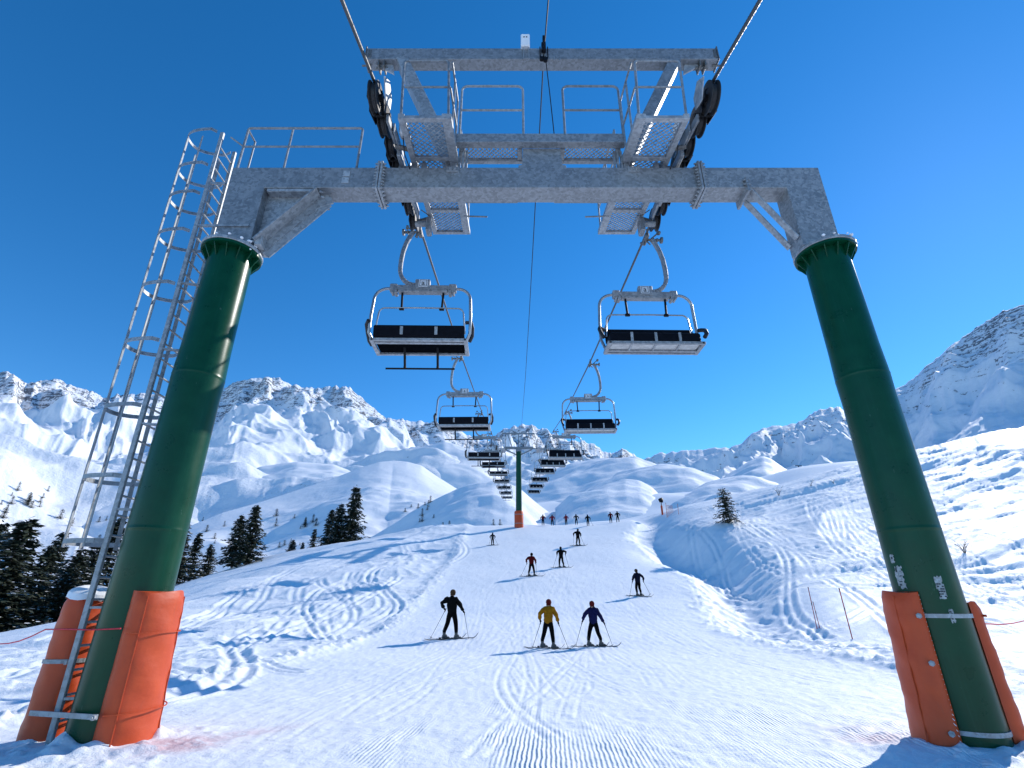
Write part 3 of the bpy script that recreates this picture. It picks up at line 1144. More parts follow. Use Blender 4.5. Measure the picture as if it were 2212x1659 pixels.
m = MB()
ZT = 10.66
for y in (7.46,):
    loop_rail(m, (-5.44, y, BZ1), (-3.08, y, BZ1), (0, 0, ZT - BZ1), .06)
    m.tube([(-4.52, y, BZ1), (-4.52, y, ZT)], .022, 8)
    m.tube([(-5.44, y, 10.14), (-3.08, y, 10.14)], .02, 8)
m.tube([(-5.44, 7.46, ZT - .05), (-5.44, 7.76, ZT - .05), (-5.44, 7.76, BZ1)], .02, 8)
m.tube([(-5.44, 7.46, 10.14), (-5.72, 7.42, 10.35)], .018, 8)
m.build('handrail', GALV, tower, T0)

# --- maintenance platforms beside the sheave trains


def zf(Y):
    return 9.51 + .203 * (Y - 6.3)


def grating(mb, x0, x1, y0, y1, zfun, pitch=.085, w=.014, h=.02):
    """expanded-metal mesh: two families of slanting bars"""
    L, Wd = y1 - y0, x1 - x0
    k = -Wd
    while k < L:
        for sgn in (1, -1):
            xa, xb = (x0, x1) if sgn > 0 else (x1, x0)
            ya, yb = y0 + k, y0 + k + Wd
            ta = max(0, (y0 - ya) / (yb - ya))
            tb = min(1, (y1 - ya) / (yb - ya))
            if tb - ta > .03:
                p = [(xa + (xb - xa) * t, ya + (yb - ya) * t) for t in (ta, tb)]
                mb.bar((p[0][0], p[0][1], zfun(p[0][1]) + .004 * sgn), (p[1][0], p[1][1], zfun(p[1][1]) + .004 * sgn), w, h)
        k += pitch * 1.3


def make_platform(x0, x1, inner):
    """x0<x1; inner = +1 when the gangway is on the x1 side"""
    y0, y1 = 6.25, 10.25
    m = MB()
    for x in (x0 + .07, x1 - .07):
        wd = .17 if (x > (x0 + x1) / 2) == (inner > 0) else .11
        m.bar((x, y0, zf(y0)), (x, y1, zf(y1)), wd, .11, (0, 0, 1), .006)
    for y in (y0 + .05, 7.35, 8.1, 9.2, y1 - .05):
        m.bar((x0 + .08, y, zf(y) - .02), (x1 - .08, y, zf(y) - .02), .09, .07, (0, 0, 1), .004)
    pf = m.build('platform', GALV_L, tower, T0, smooth=0)
    g = MB()
    grating(g, x0 + .1, x1 - .1, y0 + .08, y1 - .08, lambda y: zf(y) + .02)
    g.build('grating', GALV_L, pf, T0, smooth=0)
    r = MB()
    xi = x1 - .04 if inner > 0 else x0 + .04
    xo = x0 + .06 if inner > 0 else x1 - .06
    loop_rail(r, (xo, y0 + .04, zf(y0)), (xi, y0 + .04, zf(y0)), ((xi - xo) * -.08, 0, 1.52), .08)
    r.tube([(xo, y0 + .04, zf(y0) + .80), (xi, y0 + .04, zf(y0) + .80)], .02, 8)
    for dz in (1.48, .78):
        r.tube([(xi, y0 + .04, zf(y0) + dz), (xi, 7.25, zf(7.25) + dz)], .02, 8)
        r.tube([(xi, 7.95, zf(7.95) + dz * .9), (xi, y1 - .1, zf(y1) + dz * .9)], .02, 8)
    for y in (6.75, 7.25):
        r.tube([(xi, y, zf(y)), (xi, y, zf(y) + 1.48)], .022, 8)
    for y in (7.95, 9.0, y1 - .1):
        r.tube([(xi, y, zf(y)), (xi, y, zf(y) + 1.35)], .022, 8)
    # short cross rails reaching in from the far platform
    xe = xi + inner * 1.25
    r.tube([(xi, 9.15, 10.28), (xe, 9.15, 10.28)], .024, 8)
    r.tube([(xi, 9.15, 9.86), (xi + inner * .55, 9.15, 9.84)], .018, 8)
    r.build('handrail', GALV, pf, T0)
    return pf


make_platform(-2.02, -1.08, 1)
make_platform(2.20, 3.14, -1)
# hangers from platforms down to the beam
for x in (-1.75, -1.15, 2.27, 2.87):
    m = MB()
    m.span((x - .05, 7.45, BZ1), (x + .05, 7.75, zf(7.5) - .05), .006)
    m.build('platform_bracket', GALV, tower, T0)

# --- cross gangway
m = MB()
m.span((-1.12, 7.28, 10.06), (2.26, 7.44, 10.30), .008)
m.span((-1.05, 7.70, 10.00), (2.19, 7.78, 10.10), .006)
for x in (-1.0, .16, 1.02, 2.14):
    m.span((x - .05, 7.44, 10.02), (x + .05, 7.70, 10.09), .004)
m.span((-1.12, 7.25, 10.03), (2.26, 7.29, 10.06), .004)
gw = m.build('gangway', GALV, tower, T0, smooth=0)
for a, b in ((-.95, .11), (1.07, 2.09)):
    g = MB()
    grating(g, a, b, 7.45, 7.69, lambda y: 10.075, .07)
    g.build('grating', GALV_L, gw, T0, smooth=0)
for a, b in ((-1.06, .23), (1.07, 2.25)):
    r = MB()
    loop_rail(r, (a, 7.34, 10.30), (b, 7.34, 10.30), (0, 0, 1.47), .13)
    r.tube([(a, 7.34, 11.04), (b, 7.34, 11.04)], .022, 8)
    r.build('handrail', GALV, gw, T0)
m = MB()
m.prism([(.13, 9.51), (1.07, 9.51), (1.07, 9.60), (1.0, 9.62), (.98, 10.055), (.22, 10.055), (.20, 9.62), (.13, 9.60)], 7.43, 7.69)
bevel(m.build('pedestal', GALV, tower, T0, smooth=0), .008)
for x in (-1.05, -.98, -.91, 2.05, 2.12, 2.19):
    m = MB()
    m.span((x - .02, 7.46, 9.52), (x + .02, 7.52, 10.02), .003)
    m.build('cable_duct', GALV, tower, T0)

# --- lifting arm above the ropes and its slanting struts
AZ0, AZ1, AY0, AY1 = 12.80, 13.17, 7.44, 7.72
m = MB()
m.prism([(-3.28, AZ0), (4.62, AZ0), (4.62, AZ1), (-3.28, AZ1)], AY0, AY1)
upper = bevel(m.build('lifting_arm', GALV, tower, T0, smooth=0))
for x, s in ((-3.28, 1), (4.62, -1)):
    h = MB()
    h.span((x - .012, AY0 - .03, AZ0 - .03), (x + .012, AY1 + .03, AZ1 + .03), .004)
    for dx in (.30, .42):
        h.span((x + s * dx - .015, AY0 + .02, AZ0 - .17), (x + s * dx + .015, AY1 - .02, AZ0 + .002), .004)
    h.tube([(x + s * .22, 7.58, AZ0 - .10), (x + s * .50, 7.58, AZ0 - .10)], .03, 10)
    h.tube([(x + s * -.1, 7.58, AZ0 - .02), (x + s * .10, 7.58, AZ0 - .02)], .022, 8)
    h.span((x + s * .07 - .02, AY0 - .016, AZ0 + .05), (x + s * .07 + .05, AY0 - .002, AZ1 - .06), .003)
    h.build('pulley_hook', CAST, upper, T0)
for xb, xt in ((-1.22, -2.46), (2.30, 3.66)):
    m = MB()
    m.bar((xb, 7.58, 9.78), (xt, 7.58, AZ0 + .02), .24, .40, (0, 1, 0), .01)
    m.build('strut', GALV, tower, T0, smooth=0)
    g = MB()
    sg = -1 if xt < 0 else 1
    g.prism([(xt + sg * .22, AZ0 - .003), (xt + sg * .62, AZ0 - .003), (xt + sg * .17, AZ0 - .32)], 7.56, 7.60)
    g.build('gusset', GALV_L, tower, T0, smooth=0)

# sensor box and cable clamp on the lifting arm
m = MB()
rt3 = Matrix.Rotation(R(8), 3, 'X')
m.box((.30, 7.40, 13.30), (.20, .16, .34), rt3, .02)
m.mi = 1
m.box((.27, 7.315, 13.36), (.03, .02, .03), rt3)
m.box((.33, 7.315, 13.36), (.03, .02, .03), rt3)
m.mi = 2
m.tube([(.26, 7.40, 13.18), (.26, 7.40, 12.75)], .012, 6)
m.tube([(.38, 7.40, 13.18), (.38, 7.40, 12.75)], .012, 6)
m.tube([(.26, 7.40, 12.75), (.38, 7.40, 12.75)], .012, 6)
m.build('sensor_box', [WHITE, INK, GALV], tower, T0)
m = MB()
m.span((.66, 7.34, 12.98), (.76, 7.43, 13.24), .01)
m.span((.69, 7.33, 13.24), (.74, 7.41, 13.46), .008)
m.tube([(.62, 7.40, 12.78), (.80, 7.40, 12.78)], .02, 8)
m.tube([(.63, 7.40, 12.80), (.63, 7.40, 13.15)], .012, 6)
m.tube([(.80, 7.40, 12.80), (.80, 7.40, 13.15)], .012, 6)
m.lathe([(.05, -.03), (.05, .03)], (.74, 7.37, 12.66), (0, 1, 0), 12)
m.lathe([(.05, -.03), (.05, .03)], (.66, 7.37, 12.70), (0, 1, 0), 12)
m.build('cable_clamp', DARKSTEEL, tower, T0)
for k in (-1, 1):
    m = MB()
    m.tube([(1.0 + k * .06, 7.42, AZ0 - .08), (1.0 + k * .06, 7.42, AZ0 + .06)], .012, 6)
    m.build('clamp', GALV, tower, T0)

# --- sheave trains
SR = .245
_sh = MB()
_sh.lathe([(.07, -.075), (SR * .62, -.07), (SR * .62, -.085), (SR + .035, -.075), (SR + .035, -.058), (SR - .02, -.03), (SR - .02, .03), (SR + .035, .058),
           (SR + .035, .075), (SR * .62, .085), (SR * .62, .07), (.07, .075)], (0, 0, 0), (1, 0, 0), 36)
_sh.mi = 1
_sh.lathe([(.045, -.13), (.065, -.125), (.065, .125), (.045, .13)], (0, 0, 0), (1, 0, 0), 14)
for k in range(5):
    a = R(72 * k)
    _sh.bar((0, math.cos(a) * .06, math.sin(a) * .06), (0, math.cos(a) * .2, math.sin(a) * .2), .16, .05, (1, 0, 0))


def sheave_train(side):
    X = line_x(7.6) + side * HALF
    inn = -side                                        # direction of the gangway
    base = MB()
    # main yoke and its saddle on the platform
    ys = [6.15 + .60 * k for k in range(7)]
    zc = [rope_z(y) - SR + .02 for y in ys]
    xi = X + inn * .16
    base.bar((xi + inn * .05, ys[0] + 1.0, zc[1] - .30), (xi + inn * .05, ys[-1] - 1.0, zc[-2] - .36), .07, .20, (0, 0, 1), .01)
    for k in (2, 5):
        base.tube([(xi - inn * .05, ys[k] + .31, zc[k] - .34), (xi + inn * .36, ys[k] + .31, zc[k] - .34)], .07, 12)
        base.span((xi + inn * .22, ys[k] + .18, zc[k] - .62), (xi + inn * .34, ys[k] + .44, zc[k] - .22), .02)
    tr = base.build('sheave_train', GALV, tower, T0)
    for k, (y, z) in enumerate(zip(ys, zc)):
        if k == 0:
            o = _sh.build('sheave', [RUBBER, DARKSTEEL], tr)
            sheave_mesh = o.data
        else:
            o = bpy.data.objects.new('sheave', sheave_mesh)
            COL.objects.link(o)
            o.parent = tr
        o.location = Vector((X, y, z)) - Vector(T0)
    for k in range(3):                                  # rocker for each pair
        r = MB()
        a, b = (ys[2 * k], zc[2 * k]), (ys[2 * k + 1], zc[2 * k + 1])
        for xx in (X + inn * .125, X - inn * .125):
            r.bar((xx, a[0] - .1, a[1] - .01), (xx, b[0] + .1, b[1] - .01), .02, .13, (0, 0, 1), .005)
            r.bar((xx, (a[0] + b[0]) / 2 - .2, a[1] - .12), (xx, (a[0] + b[0]) / 2 + .2, b[1] - .12), .02, .12, (0, 0, 1), .005)
        r.tube([(X - inn * .14, (a[0] + b[0]) / 2, (a[1] + b[1]) / 2 - .12), (X + inn * .2, (a[0] + b[0]) / 2, (a[1] + b[1]) / 2 - .12)], .035, 10)
        r.build('rocker', DARKSTEEL, tr, T0)
    for k in (0, 1):                                    # bigger rockers carrying two pairs
        r = MB()
        i, j_ = 3 * k, 3 * k + 3
        r.bar((xi, ys[i] + .25, zc[i] - .17), (xi, ys[j_] - .25, zc[j_] - .17), .05, .15, (0, 0, 1), .008)
        r.bar((xi + inn * .06, ys[i] + .5, zc[i + 1] - .25), (xi + inn * .06, ys[j_] - .5, zc[j_ - 1] - .25), .03, .2, (0, 0, 1), .01)
        r.build('rocker', GALV, tr, T0)
    # rope catchers and white guard plates
    for y in (ys[0] - .1, ys[3] + .3):
        c = MB()
        z = rope_z(y) - .10
        pts = [(X + inn * .20, y - .22, z + .02), (X + inn * .24, y - .05, z + .12), (X + inn * .23, y + .2, z + .02), (X + inn * .21, y + .26, z - .2), (X + inn * .20, y, z - .28)]
        c.add(pts + [(p[0] + inn * .02, p[1], p[2]) for p in pts], [(0, 1, 2, 3, 4), (9, 8, 7, 6, 5)] + [(i, (i + 1) % 5, (i + 1) % 5 + 5, i + 5) for i in range(5)])
        c.build('guard_plate', GALV_L, tr, T0)
    s = MB()
    yb = ys[1] + .15
    s.box((X + inn * .33, yb, zc[1] - .02), (.13, .24, .30), Matrix.Rotation(R(14), 3, 'X'), .03)
    s.mi = 1
    s.tube([(X + inn * .33, yb, zc[1] - .15), (X + inn * .34, yb + .2, zc[1] - .42), (X + inn * .40, yb + .5, zc[1] - .5)], .012, 6)
    s.build('brittle_bar_switch', [WHITE, RUBBER], tr, T0)
    for k in range(3):
        sp = MB()
        y = ys[k * 2 + 1] + .3
        sp.bar((xi, y, zc[k * 2 + 1] - .28), (xi + inn * .32, y + .12, zf(y) + .05), .06, .09, (0, 1, 0), .01)
        sp.tube([(xi + inn * .1, y - .2, zc[k * 2 + 1] - .1), (xi + inn * .3, y - .1, zc[k * 2 + 1] - .2), (xi + inn * .35, y + .1, zf(y) + .1)], .013, 6)
        sp.build('support_arm', CAST, tr, T0)


sheave_train(-1)
sheave_train(1)


# --- torn stickers on the right hand post
def sticker(a0, a1, z0, z1, seed, marks):
    rs = random.Random(seed)
    m = MB()
    n, q = 7, 9
    rad = .398
    g = []
    for i in range(n + 1):
        for j_ in range(q + 1):
            t, u = i / n, j_ / q
            ja = 0 if 0 < i < n else rs.uniform(-.07, .05)
            jz = 0 if 0 < j_ < q else rs.uniform(-.05, .05)
            a = R(a0 + (a1 - a0) * (t + ja))
            z = z0 + (z1 - z0) * (u + jz)
            rr = rad - .004 * z / .9 + .004
            g.append((POST_R.x + math.cos(a) * rr, POST_R.y + math.sin(a) * rr, z))
    fs = []
    for i in range(n):
        for j_ in range(q):
            edge = i in (0, n - 1) or j_ in (0, q - 1)
            if edge and rs.random() < .22:
                continue
            a = i * (q + 1) + j_
            fs.append((a, a + 1, a + q + 2, a + q + 1))
    m.add(g, fs)
    o = m.build('sticker', STICK, post_r, T0)
    k = MB()
    for (ta, tz, w, h) in marks:
        a = a0 + (a1 - a0) * ta
        z = z0 + (z1 - z0) * tz
        rr = rad - .004 * z / .9 + .006
        c = Vector((POST_R.x + math.cos(R(a)) * rr, POST_R.y + math.sin(R(a)) * rr, z))
        k.box(c, (.004, w, h), Matrix.Rotation(R(a), 3, 'Z'))
    k.build('lettering', INK, o, T0)


sticker(-110, -97, 1.70, 1.98, 3, [(.2 + .3 * (i % 3), .12 + .11 * (i // 3), .022, .016) for i in range(18) if i % 4 != 1])
sticker(-103, -95, 1.42, 1.58, 4, [(.3, .8, .03, .016), (.6, .55, .016, .05), (.35, .3, .02, .02)])
sticker(-176, -158, 1.84, 2.13, 5, [(.3, .82, .022, .05), (.65, .55, .03, .012), (.5, .3, .045, .012), (.4, .16, .03, .02)])
sticker(-178, -168, 2.17, 2.29, 6, [(.5, .6, .02, .03)])


# ------------------------------------------------------------------ safety pads, each strapped to a post
def arc_pad(C, a0, a1, r0, rtop, rbot, z0, z1, seed, square_start=True):
    rs = random.Random(seed)
    m = MB()
    n, q = 26, 22
    span = a1 - a0
    prof2 = []
    for i in range(n + 1):
        t = i / n
        e = 1.0
        if square_start and t < .16:
            e = .25 + .75 * math.sin(t / .16 * math.pi / 2) ** .7
        if t > .84:
            e = .25 + .75 * math.sin((1 - t) / .16 * math.pi / 2) ** .7
        prof2.append((a0 + span * t, e))
    V = []
    for j_ in range(q + 1):
        u = j_ / q
        z = z0 + (z1 - z0) * u
        topf = 1 - max(0, (u - .94) / .06) ** 2 * .22
        for i, (a, e) in enumerate(prof2):
            ro = (rbot + (rtop - rbot) * u ** .7)
            r = r0 + (ro - r0) * e * topf + .006 * math.sin(a * .11 + j_ * .9 + seed) + .004 * math.sin(j_ * 2.3 + a * .05)
            V.append((C.x + math.cos(R(a)) * r, C.y + math.sin(R(a)) * r, z + .02 * math.sin(a * .07 + seed) * u))
        for i, (a, e) in reversed(list(enumerate(prof2))):
            r = r0
            V.append((C.x + math.cos(R(a)) * r, C.y + math.sin(R(a)) * r, z))
    L = 2 * (n + 1)
    F_ = []
    for j_ in range(q):
        for i in range(L):
            k = (i + 1) % L
            F_.append((j_ * L + i, j_ * L + k, (j_ + 1) * L + k, (j_ + 1) * L + i))
    for i in range(n):
        F_.append((q * L + i, q * L + i + 1, q * L + L - 2 - i, q * L + L - 1 - i))
        F_.append((i + 1, i, L - 1 - i, L - 2 - i))
    m.add(V, F_)
    return m


def pad(name, label, C, a0, a1, r0, rtop, rbot, z0, z1, seed, sq=True):
    e = empty(name, (C.x, C.y, 0), label, 'safety pad', 'orange pads strapped to the gantry posts')
    cov = arc_pad(C, a0, a1, r0, rtop, rbot, z0, z1, seed, sq)
    cov.build('cover', ORANGE, e, (C.x, C.y, 0), smooth=50)
    return e


def seam(e, C, a, rtop, rbot, z0, z1):
    m = MB()
    pts = []
    for k in range(19):
        u = k / 18
        ro = rbot + (rtop - rbot) * u ** .7
        rr = ro + .004 + .004 * math.sin(k * 1.7)
        pts.append((C.x + math.cos(R(a)) * rr, C.y + math.sin(R(a)) * rr, z0 + (z1 - z0) * u))
    m.tube(pts, .009, 6)
    m.build('seam', ORANGE, e, (C.x, C.y, 0))


def ring(mb, C, r, a0, a1, z, th=.02, hh=.045, n=16):
    p = [Vector((C.x + math.cos(R(a0 + (a1 - a0) * i / n)) * r, C.y + math.sin(R(a0 + (a1 - a0) * i / n)) * r, z)) for i in range(n + 1)]
    for a, b in zip(p[:-1], p[1:]):
        mb.bar(a, b, th, hh)


def sub(C, mb, name, mat, parent):
    return mb.build(name, mat, parent, (C.x, C.y, 0))


pa = pad('safety_pad', 'orange pad on the open side of the ladder post, sunlit with a creased face', POST_L, -66, 84, .41, .545, .62, -.12, 1.80, 1)
seam(pa, POST_L, -46, .545, .62, 0, 1.74)
seam(pa, POST_L, 20, .545, .62, 0, 1.74)
s_ = MB()
ring(s_, POST_L, .628, -60, 78, .42, .012, .012, 20)
sub(POST_L, s_, 'strap', ORANGE, pa)
s_ = MB()
ring(s_, POST_L, .585, -60, 78, 1.30, .012, .012, 20)
sub(POST_L, s_, 'strap', ORANGE, pa)
s_ = MB()
s_.bar(Vector((LX - .14, 7.27, .42)), Vector((POST_L.x + .28, 7.02, .42)), .02, .055)
bolts(s_, [(POST_L.x + .26, 7.0, .42)], (0, -1, 0), .03, .05)
sub(POST_L, s_, 'strap', GALV_L, pa)
PB = Vector((-6.02, 7.78, 0))
pb = pad('safety_pad', 'orange pad with a rounded snow cap standing outside the caged ladder', PB, -205, 60, .05, .25, .285, -.12, 1.76, 2, False)
s_ = MB()
n = 18
V, F_ = [], []
for j_ in range(6):
    t = j_ / 5 * R(86)
    for i in range(n):
        a = 2 * math.pi * i / n
        rr = .265 * math.cos(t) * (1 + .06 * math.sin(3 * a + 1))
        V.append((PB.x + .02 + rr * math.cos(a), PB.y + rr * math.sin(a), 1.745 + .02 * math.sin(2 * a) + .015 * math.sin(5 * a) - (.04 if j_ == 0 else 0) + .12 * math.sin(t)))
for j_ in range(5):
    for i in range(n):
        F_.append((j_ * n + i, j_ * n + (i + 1) % n, (j_ + 1) * n + (i + 1) % n, (j_ + 1) * n + i))
F_.append(tuple(5 * n + i for i in range(n)))
s_.add(V, F_)
sub(PB, s_, 'snow_cap', SNOWCAP, pb)
s_ = MB()
ring(s_, PB, .275, -130, 20, .95, .014, .05, 12)
s_.bar((PB.x + .2, PB.y - .15, .95), (LX, LY0, .95), .03, .05)
sub(PB, s_, 'strap', GALV_L, pb)

pc = pad('safety_pad', 'wide orange pad on the piste side of the stickered right post', POST_R, -141, -262, .41, .55, .64, -.12, 1.80, 3)
seam(pc, POST_R, -172, .55, .64, 0, 1.74)
for z in (1.50, .20):
    s_ = MB()
    ring(s_, POST_R, .405, -143, -28, z, .014, .05, 16)
    stp = sub(POST_R, s_, 'strap', GALV_L, pc)
for z, rr in ((1.50, .47), (.95, .50), (.20, .52)):
    s_ = MB()
    bolts(s_, [(POST_R.x + math.cos(R(-147)) * rr, POST_R.y + math.sin(R(-147)) * rr, z)], (-.6, -.75, 0), .035, .09)
    sub(POST_R, s_, 'bolt', GALV_L, pc)
s_ = MB()
for k in range(34):
    t = k / 33
    z = -.05 + 1.8 * t
    rr = .41 + (.47 - .41) * (1 - t)
    s_.tube([(POST_R.x + math.cos(R(-141)) * rr, POST_R.y + math.sin(R(-141)) * rr, z), (POST_R.x + math.cos(R(-143.5)) * (rr + .02), POST_R.y + math.sin(R(-143.5)) * (rr + .02), z + .03)], .005, 5)
sub(POST_R, s_, 'lacing', WHITE, pc)
pd = pad('safety_pad', 'narrow orange pad showing behind the outer side of the stickered post', POST_R, -30, 62, .41, .545, .62, -.12, 1.66, 4)
s_ = MB()
ring(s_, POST_R, .56, -26, 60, 1.50, .012, .03, 14)
sub(POST_R, s_, 'strap', ORANGE, pd)
s_ = MB()
ring(s_, POST_R, .615, -26, 60, .20, .012, .03, 14)
sub(POST_R, s_, 'strap', ORANGE, pd)

# --- red boundary ropes tied to the posts
def thin_rope(name, pts, r, label):
    m = MB()
    m.tube(pts, r, 6)
    o = m.build(name, REDROPE, None, (0, 0, 0))
    tag(o, label, 'rope')
    return o


a, b = Vector((-4.93, 7.06, 1.36)), Vector((-5.84, 7.34, 1.34))
c = P(0, 1391, 9.5)
pts = [a, (a + b) / 2 + Vector((0, -.02, -.01)), b, Vector((-6.28, 7.55, 1.33))]
for t in (.25, .5, .75, 1, 1.5):
    q = Vector((-6.28, 7.55, 1.33)).lerp(c, t)
    q.z -= .05 * math.sin(math.pi * min(t, 1))
    pts.append(q)
thin_rope('boundary_rope', pts, .009, 'red boundary rope running from the ladder post pads off the picture edge')
a = Vector((6.34, 7.75, 1.42))
c = P(2212, 1341, 10.5)
pts = [a] + [a.lerp(c, t) + Vector((0, 0, -.05 * math.sin(math.pi * min(t, 1)))) for t in (.25, .5, .75, 1, 1.4)]
thin_rope('boundary_rope', pts, .010, 'faint red boundary rope leading away from the stickered post')
# ------------------------------------------------------------------ ropes and cable
def laid_rope(name, pts_f, ya, yb, r, label, near=26.0):
    """steel rope with its strands really twisted where one is close enough to see them"""
    m = MB()
    ys = []
    y = ya
    while y < near:
        ys.append(y)
        y += .022
    while y < yb:
        ys.append(y)
        y += .8
    ys.append(yb)
    n = 18
    co = np.array([pts_f(q) for q in ys])
    V = []
    dist = 0
    for i, c in enumerate(co):
        a = co[max(0, i - 1)]
        b = co[min(len(co) - 1, i + 1)]
        t = Vector(b - a).normalized()
        u = Vector((1, 0, 0))
        u = (u - t * u.dot(t)).normalized()
        w_ = t.cross(u)
        if i:
            dist += float(np.linalg.norm(co[i] - co[i - 1]))
        tw = dist / .36 * 2 * math.pi if ys[i] < near else 0
        for k in range(n):
            th = 2 * math.pi * k / n
            rr = r * (.86 + .22 * abs(math.cos(3 * (th - tw)))) if ys[i] < near else r * .95
            V.append(Vector(c) + u * (math.cos(th) * rr) + w_ * (math.sin(th) * rr))
    Fc = []
    for i in range(len(co) - 1):
        for k in range(n):
            l = (k + 1) % n
            Fc.append((i * n + k, i * n + l, (i + 1) * n + l, (i + 1) * n + k))
    m.add(V, Fc)
    o = m.build(name, ROPE, None, (0, 0, 0), smooth=0)
    o.data.polygons.foreach_set('use_smooth', [True] * len(o.data.polygons))
    return tag(o, label, 'haul rope', 'haul ropes of the chairlift')


ROPE = simple('haul_rope_steel', (.075, .08, .085), .5, .3, .3, 60)
laid_rope('haul_rope', lambda y: (line_x(y) - HALF, y, rope_z(y)), -4, 122, .029, 'twisted steel haul rope carrying the chairs with footrests')
laid_rope('haul_rope', lambda y: (line_x(y) + HALF, y, rope_z(y)), -4, 122, .029, 'twisted steel haul rope carrying the chairs with pale slatted undersides')


def cable_pt(y):
    return Vector((float(np.interp(y, [-2, 7.4, 12, 59], [.66, .71, .72, 1.15])), y,
                   float(np.interp(y, [-2, 0.5, 6, 7.4, 9.5, 12, 20, 30, 45, 59], [8.0, 9.3, 12.35, 12.9, 12.86, 12.95, 13.85, 15.3, 18.4, 21.45]))))


m = MB()
ysc = [-2 + .5 * k for k in range(123)]
m.tube([cable_pt(y) for y in ysc if y <= 59.0], .014, 6)
o = m.build('signal_cable', DARKSTEEL)
tag(o, 'thin dark signal cable strung down the middle between both haul ropes', 'cable')
m = MB()
m.tube([Vector((.74, 7.38, 12.8)), Vector((.80, 7.36, 11.6)), Vector((.86, 7.36, 10.25))], .010, 6)
m.build('wire', DARKSTEEL, tower, T0)

# ------------------------------------------------------------------ chairs


def text_mesh(s, size, mat, parent, name, loc, rot, origin):
    cu = bpy.data.curves.new('t', 'FONT')
    cu.body = s
    cu.size = size
    cu.extrude = .002
    cu.align_x = 'CENTER'
    cu.align_y = 'CENTER'
    to = bpy.data.objects.new('t', cu)
    COL.objects.link(to)
    me = bpy.data.meshes.new_from_object(to.evaluated_get(bpy.context.evaluated_depsgraph_get()))
    bpy.data.objects.remove(to)
    me.name = name
    me.materials.clear()
    me.materials.append(mat)
    o = bpy.data.objects.new(name, me)
    COL.objects.link(o)
    o.parent = parent
    o.location = Vector(loc) - Vector(origin)
    o.rotation_euler = rot
    return o


